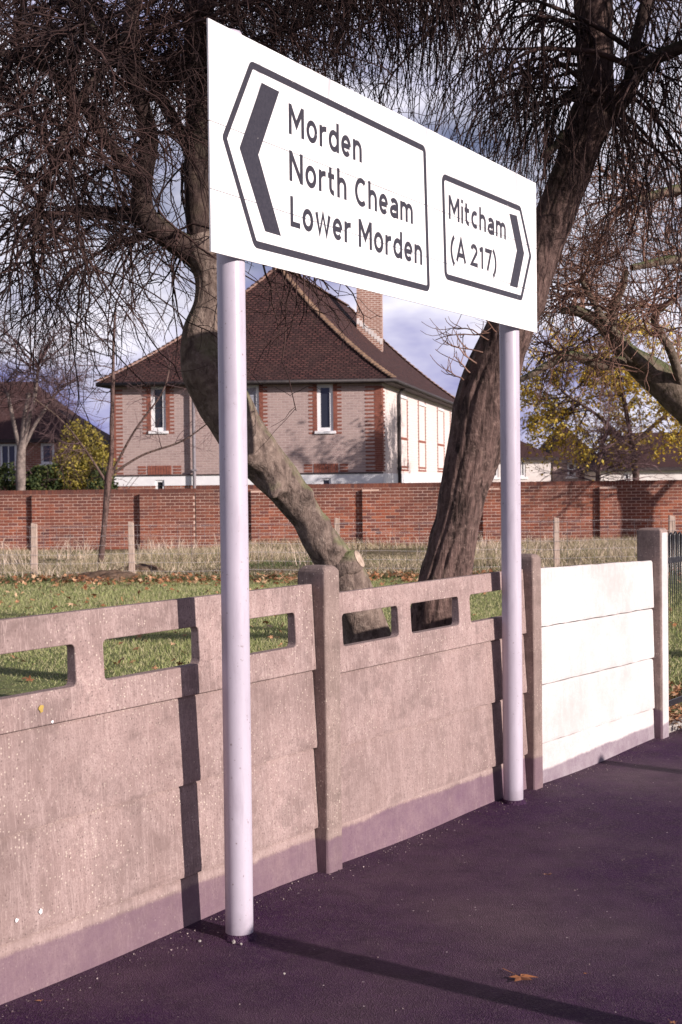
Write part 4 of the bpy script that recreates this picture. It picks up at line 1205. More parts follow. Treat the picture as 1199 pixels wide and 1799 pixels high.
def twig_obj(name, sets, mat, parent):
    vs, qs = [], []; b = 0
    for (P, R, k) in sets:
        v, q = tubes(P, R, k); vs.append(v); qs.append(q + b); b += len(v)
    return link(name, mesh_np(name, np.vstack(vs), np.vstack(qs), None, True), parent, mat, 'stuff')
def targets(boxes, seed):
    """boxes: (px0, px1, py0, py1, d0, d1, n)"""
    r = np.random.default_rng(seed); out = []
    for (a, b, c, d, e, f, n) in boxes:
        for _ in range(n): out.append(at(r.uniform(a, b), r.uniform(c, d), r.uniform(e, f)))
    return out

# left leaning tree -------------------------------------------------
g0 = gnd(655, 1330)
tl = empty('leaning_tree', at(640, 1290, 8.9) * np.array([1, 1, 0]), 'greenish smooth-barked tree leaning left behind the left sign pole', 'tree')
kn = [(484, 864, 8.42, 0.045, 0.095), (545, 868, 8.53, 0.05, 0.07), (588, 962, 8.66, 0.032, 0.07), (500, 878, 8.45, 0.04, -0.03), (430, 800, 8.33, 0.06, 0.03), (575, 915, 8.62, 0.04, 0.03), (520, 930, 8.62, 0.05, -0.02), (455, 838, 8.4, 0.05, -0.02), (352, 640, 8.1, 0.13, 0.035)]
o, LPt, LRt = stem('trunk', [(672, 1330, 9.0, 62), (656, 1200, 8.95, 48), (638, 1100, 8.9, 41), (608, 1020, 8.8, 38), (584, 980, 8.77, 35), (560, 943, 8.7, 31), (536, 905, 8.66, 30), (510, 866, 8.6, 33), (478, 826, 8.52, 37), (446, 790, 8.45, 41), (415, 750, 8.4, 43), (390, 705, 8.36, 44),
                                (361, 645, 8.3, 43), (353, 592, 8.3, 35), (366, 535, 8.3, 27), (370, 490, 8.3, 28), (362, 450, 8.3, 34), (352, 415, 8.3, 30)],
                      M['bark_smooth'], tl, 200, 64, 0.10, 0.07, knots=kn, seed=4)
limbsL = []
for nodes in ([(366, 470, 8.3, 24), (330, 438, 8.28, 22), (285, 408, 8.2, 20), (252, 372, 8.15, 19), (252, 310, 8.1, 17), (262, 240, 8.1, 17), (240, 150, 8.05, 15), (228, 60, 8.0, 14), (240, -60, 8.0, 12), (200, -220, 8.0, 9), (120, -360, 8.0, 5)],
              [(362, 470, 8.32, 28), (350, 390, 8.35, 23), (345, 300, 8.4, 22), (348, 180, 8.5, 21), (343, 60, 8.6, 19), (352, -80, 8.7, 16), (420, -230, 8.8, 12), (520, -340, 8.9, 8)],
              [(343, 60, 8.6, 16), (400, -60, 8.5, 12), (500, -130, 8.4, 10), (620, -150, 8.5, 8), (740, -130, 8.6, 5)],
              [(252, 330, 8.1, 12), (190, 250, 8.0, 11), (120, 150, 7.9, 9), (40, 100, 7.8, 7), (-60, 90, 7.7, 5)],
              [(240, 150, 8.05, 11), (170, 60, 8.3, 10), (80, -40, 8.6, 9), (-30, -80, 8.8, 6)],
              [(345, 300, 8.4, 11), (300, 200, 9.0, 10), (200, 60, 9.6, 9), (100, -60, 10.0, 6)],
              [(352, -80, 8.7, 12), (450, -120, 9.4, 10), (600, -180, 10.0, 8), (780, -200, 10.5, 5)],
              [(228, 60, 8.0, 10), (140, 180, 7.8, 9), (90, 300, 7.7, 7), (60, 420, 7.6, 5)]):
    o, P_, R_ = stem('limb', nodes, M['bark_limb'], tl, 46, 12, 0.06, 0.0, seed=len(limbsL) + 20); limbsL.append((P_[3:], R_[3:]))
for (a, b, D, r_) in ((631, 982, 8.70, 0.062),):          # sawn stub with pale face
    c = at(a, b, D); dd_ = unit(np.array([0.85, -0.30, 0.45]))
    st = tube_obj('sawn_stub', [c - dd_ * 0.20, c - dd_ * 0.05, c + dd_ * 0.0], [r_ * 1.9, r_ * 1.25, r_], M['bark_smooth'], tl, 16)
    tube_obj('cut_face', [c + dd_ * 0.0005, c + dd_ * 0.006], [r_ * 0.94, r_ * 0.90], M['cut'], st, 16)
c = at(486, 862, 8.14); dd_ = unit(np.array([0.25, -0.9, -0.2]))
TB = targets([(-60, 200, -60, 330, 6.9, 9.4, 50), (200, 420, -80, 250, 7.4, 9.8, 36), (-20, 160, 330, 520, 7.0, 9.0, 13), (100, 330, 400, 560, 7.6, 9.2, 6), (-40, 100, 520, 620, 7.4, 9.0, 4),
              (400, 640, -120, 90, 7.6, 10.6, 36), (480, 620, 490, 540, 7.8, 8.3, 2), (600, 860, -80, 160, 8.0, 11.0, 12)], 3)
BP, BR0 = reach(limbsL, TB, 5, 0.22, 12, 0.019, 0.004)
BR = taper(BR0, BR0 * 0.22, 13, 0.8)
t1, r1 = offshoot(BP, BR, 9, 0.35, 0.95, 8, 0.22, 0.12, (0.5, 1.3), 0.0062, 0.0026, 7)
t2, r2 = offshoot(t1, r1, 6, 0.10, 0.38, 4, 0.28, 0.06, (0.5, 1.3), 0.0034, 0.0018, 9)
twig_obj('bough', [(BP, BR, 6)], M['twig'], tl); twig_obj('twigs', [(t1, r1, 4), (t2, r2, 3)], M['twig'], tl)

# right trunk -------------------------------------------------------
tr = empty('rough_barked_tree', at(770, 1280, 9.6) * np.array([1, 1, 0]), 'dark furrowed tree leaning right behind the right half of the sign', 'tree')
o, RPt, RRt = stem('trunk', [(762, 1290, 9.7, 70), (765, 1150, 9.65, 56), (775, 1060, 9.6, 48), (787, 990, 9.6, 42), (803, 920, 9.6, 39), (818, 850, 9.6, 42), (836, 785, 9.6, 47), (850, 720, 9.6, 51), (864, 660, 9.58, 47), (887, 600, 9.55, 40), (922, 520, 9.5, 36),
                                 (952, 440, 9.5, 34), (986, 350, 9.5, 33), (1012, 280, 9.5, 34), (1032, 220, 9.5, 36), (1046, 160, 9.5, 33), (1043, 70, 9.5, 33), (1042, -40, 9.5, 32), (1030, -180, 9.5, 24), (1000, -330, 9.5, 14)],
                      M['bark_rough'], tr, 240, 96, 0.06, 0.12, knots=[(828, 700, 9.3, 0.15, 0.04), (1060, 215, 9.4, 0.09, 0.045), (748, 1050, 9.4, 0.09, 0.05), (880, 690, 9.3, 0.10, -0.03)], seed=8)
limbsR = [(RPt[170:], RRt[170:])]
for nodes in ([(1050, 215, 9.5, 24), (1082, 190, 9.4, 18), (1105, 150, 9.3, 15), (1140, 110, 9.2, 13), (1199, 82, 9.1, 12), (1290, 40, 9.0, 9), (1400, 20, 8.9, 6)],
              [(1105, 150, 9.3, 12), (1120, 60, 9.4, 10), (1160, -60, 9.5, 9), (1230, -160, 9.6, 6)],
              [(1030, -60, 9.5, 16), (940, -160, 9.2, 13), (820, -220, 9.0, 10), (700, -230, 8.8, 6)],
              [(1038, -20, 9.5, 14), (960, -110, 10.2, 12), (860, -150, 10.8, 9), (760, -150, 11.2, 6)],
              [(1020, -200, 9.5, 14), (1100, -280, 9.2, 10), (1220, -300, 9.0, 7)],
              [(990, 235, 9.45, 8), (975, 258, 9.2, 7), (955, 273, 9.0, 5)]):
    o, P_, R_ = stem('limb', nodes, M['bark_limb'], tr, 44, 12, 0.07, 0.0, seed=len(limbsR) + 40); limbsR.append((P_[3:], R_[3:]))
limbsR = limbsR[:6]
TB = targets([(660, 980, -80, 170, 8.2, 11.2, 30), (780, 1000, 120, 260, 8.6, 10.8, 8), (1060, 1240, -60, 260, 8.4, 11.0, 22), (1080, 1240, 240, 400, 8.8, 10.6, 7), (520, 760, -60, 110, 8.4, 10.6, 12)], 13)
rs = np.random.default_rng(77)
for _ in range(34):  # unseen boughs added to shade the left tree's limbs
    x_ = rs.uniform(0.2, 2.4); TB.append(np.array([x_, rs.uniform(5.6, 7.6), rs.uniform(4.4, 5.4)]))
for _ in range(42):  # boughs added out of view at right to shade the upper trunk
    TB.append(np.array([rs.uniform(2.9, 5.4), rs.uniform(6.6, 8.8), rs.uniform(3.9, 5.5)]))
for _ in range(50):          # more unseen boughs added towards the sun to shade trunk and limbs
    x_ = rs.uniform(0.9, 5.2); TB.append(np.array([x_, rs.uniform(6.3, 9.2), rs.uniform(4.75 + 0.12 * x_, 6.9)]))
BP, BR0 = reach(limbsR, TB, 15, 0.15, 12, 0.017, 0.004)
BR = taper(BR0, BR0 * 0.22, 13, 0.8)
t1, r1 = offshoot(BP, BR, 9, 0.45, 1.15, 9, 0.15, 0.30, (0.4, 1.2), 0.0060, 0.0026, 17)
t2, r2 = offshoot(t1, r1, 4, 0.12, 0.40, 4, 0.25, 0.14, (0.4, 1.2), 0.0032, 0.0017, 19)
twig_obj('bough', [(BP, BR, 6)], M['twig'], tr); twig_obj('twigs', [(t1, r1, 4), (t2, r2, 3)], M['twig'], tr)
# epicormic shoots on the left of the trunk
S_ = np.array([at(x_, y_, 9.45) for x_, y_ in ((880, 590), (872, 600), (860, 620), (840, 640), (826, 655), (815, 668), (890, 580))])
Q = grow(S_, np.array([[-1, -0.1, 0.25]] * 4 + [[-0.5, -0.1, 0.6]] * 2 + [[-1, 0, -0.2]]), np.array([0.55, 0.42, 0.3, 0.26, 0.16, 0.14, 0.5]), 7, 0.2, -0.02, 3)
RQ = taper(np.full(7, 0.006), np.full(7, 0.0028), 8); t1, r1 = offshoot(Q, RQ, 6, 0.06, 0.24, 5, 0.2, -0.25, (0.5, 1.2), 0.004, 0.0024, 4)
twig_obj('shoots', [(Q, RQ, 5), (t1, r1, 4)], M['twig_red'], tr)

# mossy tree at right ----------------------------------------------
tm_base = np.array([4.35, 12.2, 0])
tm = empty('mossy_tree', tm_base, 'tree standing past the right edge whose mossy bough reaches in', 'tree')
def pxof(p):
    return None
o, MP, MR = stem('trunk', [(1490, 1175, 12.2, 60), (1485, 1050, 12.1, 48), (1470, 950, 12.0, 45), (1440, 850, 11.8, 44), (1390, 790, 11.6, 42), (1330, 770, 11.4, 38), (1260, 750, 11.2, 34), (1205, 705, 11.0, 33), (1160, 665, 11.0, 29), (1110, 630, 11.0, 21), (1075, 590, 11.0, 15), (1052, 565, 11.0, 13), (1010, 545, 11.0, 9), (985, 548, 11.0, 5)],
                    M['bark_moss'], tm, 110, 24, 0.10, 0.05, seed=12)
limbsM = [(MP[50:], MR[50:])]
for nodes in ([(1470, 950, 12.0, 34), (1500, 780, 12.0, 30), (1480, 600, 12.0, 26), (1430, 420, 11.8, 20), (1360, 250, 11.6, 14), (1280, 120, 11.4, 8)],
              [(1480, 600, 12.0, 20), (1400, 520, 11.5, 16), (1300, 470, 11.2, 13), (1200, 455, 11.0, 9), (1110, 470, 10.8, 6)],
              [(1430, 420, 11.8, 15), (1330, 360, 11.5, 12), (1220, 330, 11.2, 9), (1120, 350, 11, 6)],
              [(1110, 630, 11.0, 11), (1060, 640, 10.9, 10), (1000, 625, 10.8, 8), (940, 655, 10.7, 6), (905, 672, 10.7, 4)],
              [(1075, 590, 11.0, 10), (1078, 540, 10.9, 9), (1095, 500, 10.8, 7), (1100, 470, 10.7, 4)],
              [(1160, 665, 10.95, 10), (1110, 620, 10.8, 9), (1060, 560, 10.7, 7), (1020, 490, 10.6, 4)],
              [(1205, 705, 11.0, 9), (1180, 620, 10.7, 8), (1150, 560, 10.5, 6), (1190, 520, 10.4, 4)]):
    o, P_, R_ = stem('limb', nodes, M['bark_moss'], tm, 40, 12, 0.09, 0.0, seed=len(limbsM) + 60); limbsM.append((P_[2:], R_[2:]))
TB = targets([(960, 1230, 420, 610, 9.8, 12.4, 30), (1030, 1230, 280, 450, 10.0, 12.6, 17), (930, 1060, 540, 640, 10.4, 11.4, 6), (980, 1100, 380, 520, 10.2, 11.8, 8)], 23)
BP, BR0 = reach(limbsM, TB, 25, 0.10, 10, 0.016, 0.004)
BR = taper(BR0, BR0 * 0.22, 11, 0.8)
t1, r1 = offshoot(BP, BR, 9, 0.30, 0.80, 7, 0.24, -0.02, (0.4, 1.3), 0.0068, 0.0032, 27)
t2, r2 = offshoot(t1, r1, 5, 0.10, 0.34, 4, 0.28, -0.02, (0.4, 1.3), 0.0038, 0.0030, 29)
twig_obj('bough', [(BP, BR, 6)], M['twig_red'], tm); twig_obj('twigs', [(t1, r1, 4), (t2, r2, 3)], M['twig_red'], tm)

# leaf quads --------------------------------------------------------
def leaf_mesh(name, C, size, seed, flat=False, up=None, star=False):
    r = np.random.default_rng(seed); n = len(C)
    a = unit(r.normal(size=(n, 3))); b = unit(np.cross(a, r.normal(size=(n, 3))))
    if flat:
        an_ = r.uniform(0, 6.283, n); tl_ = 0.05 if n == 1 else 0.5
        a = unit(np.stack([np.cos(an_), np.sin(an_), r.normal(size=n) * tl_], 1)); b = unit(np.cross(np.stack([r.normal(size=n) * tl_, r.normal(size=n) * tl_, np.ones(n)], 1), a))
    s = (size * r.uniform(0.6, 1.25, n))[:, None]; nn = np.cross(a, b)
    if not star:
        v = np.stack([C - a * s * .5, C - b * s * .34 + nn * s * .08, C + a * s * .5, C + b * s * .34 + nn * s * .08], 1).reshape(-1, 3)
        q = np.arange(n * 4).reshape(-1, 4)
        return mesh_np(name, v, np.array(q), None, False)
    # lobed leaf: a curled star polygon fan
    K = 11; vs = []; ts = []
    prof = np.array([0.25, 0.62, 0.34, 0.85, 0.40, 1.0, 0.42, 0.88, 0.36, 0.66, 0.28])
    for i in range(n):
        base = len(vs); vs.append(C[i] + nn[i] * s[i] * 0.0)
        curl = r.uniform(-0.5, 0.5)
        for k in range(K):
            an = -2.5 + 5.0 * k / (K - 1); rr_ = prof[k] * 0.5 * s[i] * r.uniform(0.85, 1.1)
            vs.append(C[i] + a[i] * rr_ * math.cos(an) + b[i] * rr_ * math.sin(an) + nn[i] * (curl * prof[k] ** 2 * s[i] * 0.35 + r.uniform(-.04, .04) * s[i]))
        for k in range(K - 1): ts.append((base, base + 1 + k, base + 2 + k))
        # stalk
        e = len(vs); vs += [C[i] - a[i] * s[i] * 0.75 + b[i] * s[i] * 0.02, C[i] - a[i] * s[i] * 0.75 - b[i] * s[i] * 0.02]
        ts.append((base, e, e + 1))
    return mesh_np(name, np.array(vs), None, np.array(ts), False)

# yellow-leaved tree behind the wall --------------------------------
def far_tree(name, lab, cat, base, trunk_nodes, boxes, seed, r_b, tw, leaf=None, mat='twig_far', droop=0.0, bark='bark_rough', l1=(0.4, 1.1), n1=12, n2=6, rt=(0.007, 0.004), limbs_px=(), group=None):
    t_ = empty(name, np.array(base) * np.array([1, 1, 0]), lab, cat, group)
    o_, P_, R_ = stem('trunk', trunk_nodes, M[bark], t_, 40, 12, 0.06, 0.0, seed=seed)
    lim = [(P_[10:], R_[10:])]
    for nd in limbs_px:
        o_, P2, R2 = stem('limb', nd, M[bark], t_, 26, 8, 0.06, 0.0, seed=seed + 1); lim.append((P2[2:], R2[2:]))
    BP, BR0 = reach(lim, targets(boxes, seed), seed + 2, 0.05, 9, r_b, 0.004)
    BR = taper(BR0, BR0 * 0.3, 10, 0.8)
    a1, b1 = offshoot(BP, BR, n1, l1[0], l1[1], 6, 0.16, droop, (0.3, 0.9), rt[0], rt[0] * .6, seed + 3)
    a2, b2 = offshoot(a1, b1, n2, l1[0] * .4, l1[1] * .5, 4, 0.2, droop, (0.3, 0.9), rt[1], rt[1] * .7, seed + 4)
    twig_obj('bough', [(BP, BR, 5)], M[mat], t_); twig_obj('twigs', [(a1, b1, 3), (a2, b2, 3)], M[mat], t_)
    if leaf:
        cnt, size, lm, keep = leaf; r = np.random.default_rng(seed + 9)
        Pp = a2.reshape(-1, 3); cl = vnoise(Pp, 1.7, seed + 5); Pp = Pp[cl > keep]
        C = Pp[r.integers(0, len(Pp), cnt)] + r.normal(size=(cnt, 3)) * 0.05
        link('leaves', leaf_mesh('leaves', C, size, seed + 6), t_, M[lm], 'stuff')
    return t_
D = 39.0
far_tree('yellow_leaved_tree', 'small tree with sparse bright yellow leaves behind the brick wall at right', 'tree', at(1120, 850, D),
         [(1118, 960, D, 6), (1118, 850, D, 6), (1112, 790, D, 5), (1100, 720, D, 4), (1085, 640, D, 3), (1080, 590, D, 2)],
         [(925, 1000, 640, 780, D - 1, D + 1, 14), (1000, 1199, 570, 800, D - 2, D + 2, 34), (1199, 1320, 560, 800, D - 2, D + 2, 14), (960, 1120, 570, 680, D - 1, D + 1, 10)], 31, 0.02, 1,
         leaf=(14500, 0.098, 'yellow_leaf', -0.55), limbs_px=[[(1112, 790, D, 4), (1050, 730, D - .5, 3), (990, 690, D - 1, 2)], [(1112, 780, D, 4), (1180, 720, D, 3), (1250, 660, D, 2)]], n1=11, n2=5, rt=(0.009, 0.006))
D = 37.5
far_tree('bare_shrub', 'bare purple-brown shrub behind the wall in front of the low houses', 'shrub', at(1052, 850, D),
         [(1048, 960, D, 4), (1050, 850, D, 4), (1052, 820, D, 3), (1056, 790, D, 1.5)],
         [(980, 1140, 740, 800, D - 1, D + 1, 13), (1010, 1090, 690, 760, D - 1, D + 1, 9), (930, 1190, 800, 840, D - 1, D + 1, 12)], 41, 0.02, 1, mat='twig_shrub', n1=7, n2=5, l1=(0.3, 0.8), rt=(0.009, 0.006))
D = 27.0
far_tree('young_tree', 'slim young bare tree in the rough grass before the left part of the wall', 'tree', at(178, 985, D),
         [(177, 990, D, 5.5), (184, 920, D, 5), (190, 850, D, 6), (196, 800, D, 4.5), (197, 740, D, 4), (199, 670, D, 3), (200, 600, D, 2.5), (204, 530, D, 1.5)],
         [(230, 420, 640, 790, D - 1, D + 1, 12), (40, 170, 640, 800, D - 1, D + 1, 14), (120, 300, 540, 660, D - 1, D + 1, 12), (120, 280, 780, 850, D - .6, D + .6, 5)], 51, 0.013, 1, n1=6, n2=4, l1=(0.35, 0.9), rt=(0.007, 0.005),
         limbs_px=[[(190, 838, D, 2.6), (250, 800, D, 2), (320, 775, D, 1.5), (370, 740, D, 1)], [(190, 845, D, 2.6), (235, 760, D, 2), (285, 690, D, 1.5), (300, 640, D, 1.5)], [(189, 850, D, 2.4), (150, 790, D, 1.8), (110, 740, D, 1.3), (60, 700, D, 1.2)]])
D = 37.0
far_tree('pale_stemmed_tree', 'forked tree with pale upright stems behind the wall near the left edge', 'tree', at(37, 860, D),
         [(36, 960, D, 9), (37, 860, D, 9), (37, 800, D, 8), (42, 770, D, 6)],
         [(-40, 140, 560, 680, D - 1, D + 1, 26), (-20, 120, 640, 730, D - 1, D + 1, 16)], 61, 0.02, 1, n1=9, n2=5, l1=(0.4, 1.0), rt=(0.011, 0.008), bark='pale_stem',
         limbs_px=[[(40, 790, D, 5), (50, 740, D, 4), (62, 690, D, 3.5), (68, 640, D, 2.5)], [(38, 790, D, 5), (44, 730, D, 4), (52, 690, D, 3)], [(40, 790, D, 4), (60, 750, D, 3), (78, 722, D, 3), (100, 690, D, 2)], [(35, 790, D, 4), (24, 740, D, 3.5), (14, 690, D, 3)]])
# bushes left
def bush(name, lab, boxes, cnt, size, lm, seed):
    r = np.random.default_rng(seed)
    c = []; 
    for (a, b, y0, y1, D_, dd2, w) in boxes:
        k = int(cnt * w); u = unit(r.normal(size=(k, 3))) * (r.uniform(0.25, 1.0, (k, 1)) ** 0.4)
        p0, p1 = at(a, y1, D_), at(b, y0, D_); m = (p0 + p1) / 2; h = (p1 - p0) / 2
        c.append(m + u * np.array([abs(h[0]), dd2, abs(h[2])]))
    C = np.vstack(c); C = C + 0.12 * np.stack([vnoise(C, 5, seed), vnoise(C, 5, seed + 1), vnoise(C, 5, seed + 2)], 1)
    base = C.mean(0) * np.array([1, 1, 0]); t_ = empty(name, base, lab, 'shrub')
    st = np.repeat(base[None], 26, 0) + r.normal(size=(26, 3)) * np.array([.35, .2, 0])
    hgt = C[:, 2].max() * 0.8
    Q = grow(st, np.array([0, 0, 1.0]) + r.normal(size=(26, 3)) * 0.35, np.full(26, hgt), 7, 0.15, 0, seed)
    twig_obj('stems', [(Q, taper(np.full(26, .018), np.full(26, .006), 8), 4)], M['twig_far'], t_)
    link('leaves', leaf_mesh('leaves', C, size, seed + 6), t_, M[lm], 'stuff')
bush('yellowing_bush', 'olive-yellow autumn bush between the left house and the lilac house', [(105, 188, 735, 875, 38.5, 0.9, 0.45), (95, 160, 790, 880, 38, 0.8, 0.3), (135, 205, 770, 900, 38.2, 0.7, 0.25)], 5200, 0.10, 'olive_leaf', 71)
bush('dark_hedge', 'dark green hedge just above the wall top at far left', [(-60, 60, 812, 900, 37.8, 0.7, 0.5), (40, 120, 815, 900, 37.6, 0.7, 0.5)], 5200, 0.10, 'dark_leaf', 81)
bush('low_dark_bush', 'low dark bush against the wall left of the lilac house corner', [(150, 200, 825, 900, 36.6, 0.5, 1.0)], 1400, 0.09, 'dark_leaf', 91)

# trees outside the right edge that shade the brick wall and the house front
def side_tree(x, y, h, lab, seed):
    t_ = empty('roadside_tree', (x, y, 0), lab, 'tree', 'bare trees beyond the right edge')
    r = np.random.default_rng(seed)
    P = spline([(x, y, -0.2, .30), (x + .1, y, 1.2, .24), (x, y + .1, 2.4, .22), (x - .1, y, 3.4, .16), (x, y, h * .8, .07)], 24)
    v, q = tubes(P[None, :, :3], P[None, :, 3], 12); link('trunk', mesh_np('trunk', v, q, None, True), t_, M['bark_rough'])
    n = 12; st = P[10:22, :3]
    di = unit(np.stack([np.cos(np.arange(n) * 2.4), np.sin(np.arange(n) * 2.4), np.full(n, .55)], 1))
    Q = grow(st, di, r.uniform(1.8, 3.4, n), 9, 0.13, -0.03, seed); RQ = taper(np.full(n, .10), np.full(n, .02), 10)
    a1, b1 = offshoot(Q, RQ, 8, 0.8, 1.8, 7, 0.18, 0.02, (.4, 1.0), .022, .008, seed + 1); a2, b2 = offshoot(a1, b1, 7, .3, .9, 4, .2, .02, (.4, 1.0), .009, .005, seed + 2)
    twig_obj('limb', [(Q, RQ, 7)], M['bark_rough'], t_); twig_obj('twigs', [(a1, b1, 4), (a2, b2, 3)], M['twig'], t_)
side_tree(11.2, 31.6, 6.5, 'bare tree out of view at right, nearest the brick wall and shading its right end', 101)
side_tree(16.5, 31.2, 9.0, 'bare tree out of view at right, farthest from the camera of its pair', 111)

# ------------------------------------------------------------------ rough grass, lawn blades, leaves
def blades(C, hgt, wid, lean, seed, seg2=True):
    r = np.random.default_rng(seed); n = len(C); a = r.uniform(0, 2 * np.pi, n)
    s = np.stack([np.cos(a), np.sin(a), np.zeros(n)], 1) * (wid * r.uniform(.6, 1.3, n))[:, None] / 2
    l_ = r.normal(size=(n, 3)) * lean; l_[:, 2] = 0; h = (hgt * r.uniform(.5, 1.25, n))[:, None]
    mid_ = C + np.array([0, 0, .55]) * h + l_ * h * 0.35; tip = C + np.array([0, 0, .95]) * h + l_ * h
    v = np.stack([C - s, C + s, mid_ + s * .7, mid_ - s * .7, tip], 1).reshape(-1, 3); b = np.arange(n) * 5
    q = np.stack([b, b + 1, b + 2, b + 3], 1); t_ = np.stack([b + 3, b + 2, b + 4], 1)
    return v, q, t_
def in_view(r, n, y0, y1, m=1.06, p=1.0):
    y = y0 + (y1 - y0) * r.uniform(0, 1, n) ** p; x = r.uniform(-1, 1, n) * y * 0.24 * m; return x, y
r = np.random.default_rng(5)
x, y = in_view(r, 150000, 9.5, 24.5, 1.1, 0.9)
rel = (x - W0[0]) * nF[0] + (y - W0[1]) * nF[1]; k_ = rel < -0.4; x, y = x[k_], y[k_]
C = np.stack([x, y, np.zeros(len(x)) - 0.005], 1)
hh = 0.035 + 0.022 * np.clip(vnoise(C, 1.5, 2) + .4, 0, 2)
v, q, t_ = blades(C, hh, 0.007, 0.5, 3); link('grass', mesh_np('grass', v, q, t_), None, M['lawn_blade'])
tag(bpy.data.objects['grass'], 'short green mown grass of the lawn behind the concrete fence', 'grass', kind='stuff')
# long grass before the brick wall
x, y = in_view(r, 90000, 24.0, 34.3, 1.2, 0.85); C = np.stack([x, y, np.zeros(len(x)) - .02], 1)
cl = vnoise(C, 1.0, 9) + 0.25 * (x / 5)
hh = np.clip(0.22 + 0.20 * cl, 0.08, 0.55) * np.where(y > 31, 0.8, 1.0)
v, q, t_ = blades(C, hh, 0.013, 0.45, 7); o = link('long_grass', mesh_np('long_grass', v, q, t_), None, M['dry_blade'], 'stuff')
tag(o, 'long dry straw-coloured grass in front of the brick wall', 'long grass')
x, y = in_view(r, 9000, 25.5, 34.0, 1.2, 0.8); C = np.stack([x, y, np.zeros(len(x))], 1); C = C[vnoise(C, 1.6, 21) > 0.45]
v, q, t_ = blades(C, np.full(len(C), 0.42), 0.014, 0.45, 17); o = link('straw_stalks', mesh_np('straw_stalks', v, q, t_), None, M['straw'], 'stuff')
tag(o, 'taller clumps of pale straw stalks standing out of the long grass', 'straw')
x, y = in_view(r, 30000, 23.3, 33.0, 1.2, 1.3); C = np.stack([x, y, np.zeros(len(x)) - .02], 1)
k_ = (vnoise(C, 0.9, 15) > -0.1) | (y < 24.6); C = C[k_]
v, q, t_ = blades(C, np.clip(0.12 + .05 * vnoise(C, 1.3, 4), .05, .3), 0.016, 0.5, 8); o = link('weeds', mesh_np('weeds', v, q, t_), None, M['green_tuft'], 'stuff')
tag(o, 'low green rough grass and weeds edging the mown lawn', 'weeds')
# fallen leaves: drift along the lawn edge, scatter on the lawn
x, y = in_view(r, 1500, 22.2, 24.1, 1.2); C1 = np.stack([x, y, r.uniform(.03, .11, len(x))], 1); C1 = C1[vnoise(C1, 1.2, 3) > -0.35]
x, y = in_view(r, 620, 10, 23.5, 1.1, .8); C2 = np.stack([x, y, r.uniform(.035, .06, len(x))], 1)
C2 = C2[((C2[:, 0] - W0[0]) * nF[0] + (C2[:, 1] - W0[1]) * nF[1]) < -0.3]
o = link('fallen_leaves', leaf_mesh('fallen_leaves', np.vstack([C1, C2]), 0.13, 5, True, star=True), None, M['fallen'], 'stuff')
tag(o, 'russet fallen leaves strewn over the lawn and along its far edge', 'fallen leaves')
n = 900; uu = 4.86 + np.abs(r.normal(size=n)) * 0.8; nnn = -0.25 + r.normal(size=n) * 0.30
zz = np.clip(0.20 - np.abs(nnn + .3) * 0.35, 0.0, .25) * r.uniform(0.2, 1, n) - 0.03
C = np.array([FP(a, b, c) for a, b, c in zip(uu, nnn, zz)])
o = link('leaf_pile', leaf_mesh('leaf_pile', C, 0.075, 15, True, star=True), None, M['fallen'], 'stuff'); tag(o, 'brown leaves heaped at the foot of the black railings', 'fallen leaves')
# single leaves on the pavement
def ground_leaf(px_, py_, size, lab, seed):
    u_ = 1.0; p = gnd(px_, py_, -0.02); me = leaf_mesh('dead_leaf', np.array([[0.0, 0, 0]]), size, seed, True, star=True)
    me.materials.append(M['fallen']); o_ = bpy.data.objects.new('dead_leaf', me); COL.objects.link(o_)
    uu_ = (p[0] - W0[0]) * dF[0] + (p[1] - W0[1]) * dF[1]; nn_ = (p[0] - W0[0]) * nF[0] + (p[1] - W0[1]) * nF[1]
    o_.location = (p[0], p[1], pz(uu_, nn_) + size * 0.08); tag(o_, lab, 'leaf', 'dead leaves lying on the pavement')
ground_leaf(915, 1724, 0.125, 'brown lobed leaf with pale stalk, largest on the pavement, lower right', 1)
ground_leaf(962, 1540, 0.10, 'flat brown leaf on the pavement below the right sign pole', 6)
ground_leaf(72, 1772, 0.05, 'reddish leaf by the fence foot in the lower left corner', 3)
ground_leaf(1182, 1796, 0.03, 'brown leaf at the bottom right corner of the pavement', 4)
ground_leaf(1030, 1712, 0.025, 'tiny dark leaf scrap right of the largest leaf', 5)
# litter at the wall foot
p = gnd(158, 1692); bm = bmesh.new(); bmesh.ops.create_icosphere(bm, subdivisions=2, radius=0.018)
for v_ in bm.verts: v_.co *= random.uniform(0.55, 1.25); v_.co.z = max(v_.co.z, -0.008)
me = bpy.data.meshes.new('litter'); bm.to_mesh(me); bm.free(); me.materials.append(M['paper'])
o = bpy.data.objects.new('litter', me); COL.objects.link(o); o.location = (p[0] + .01, p[1] - .01, 0.014); tag(o, 'small crumpled scrap of pale litter at the fence foot, lower left', 'litter')
for i, (a, b, s_) in enumerate(((411, 1657, .008), (351, 1655, .006), (424, 1660, .005), (500, 1712, .005))):
    p = gnd(a, b); bm = bmesh.new(); bmesh.ops.create_icosphere(bm, subdivisions=1, radius=s_)
    for v_ in bm.verts: v_.co *= random.uniform(0.7, 1.2)
    me = bpy.data.meshes.new('pebble'); bm.to_mesh(me); bm.free(); me.materials.append(M['kerb'])
    o = bpy.data.objects.new('pebble', me); COL.objects.link(o); o.location = (p[0], p[1], s_ * .6)
    tag(o, ['pale pebble touching the foot of the left sign pole', 'pale pebble left of the left sign pole', 'smaller pale chip right of the pebble at the left pole foot', 'tiny pale stone lower right of the left pole foot'][i], 'pebble', 'pale pebbles on the pavement')
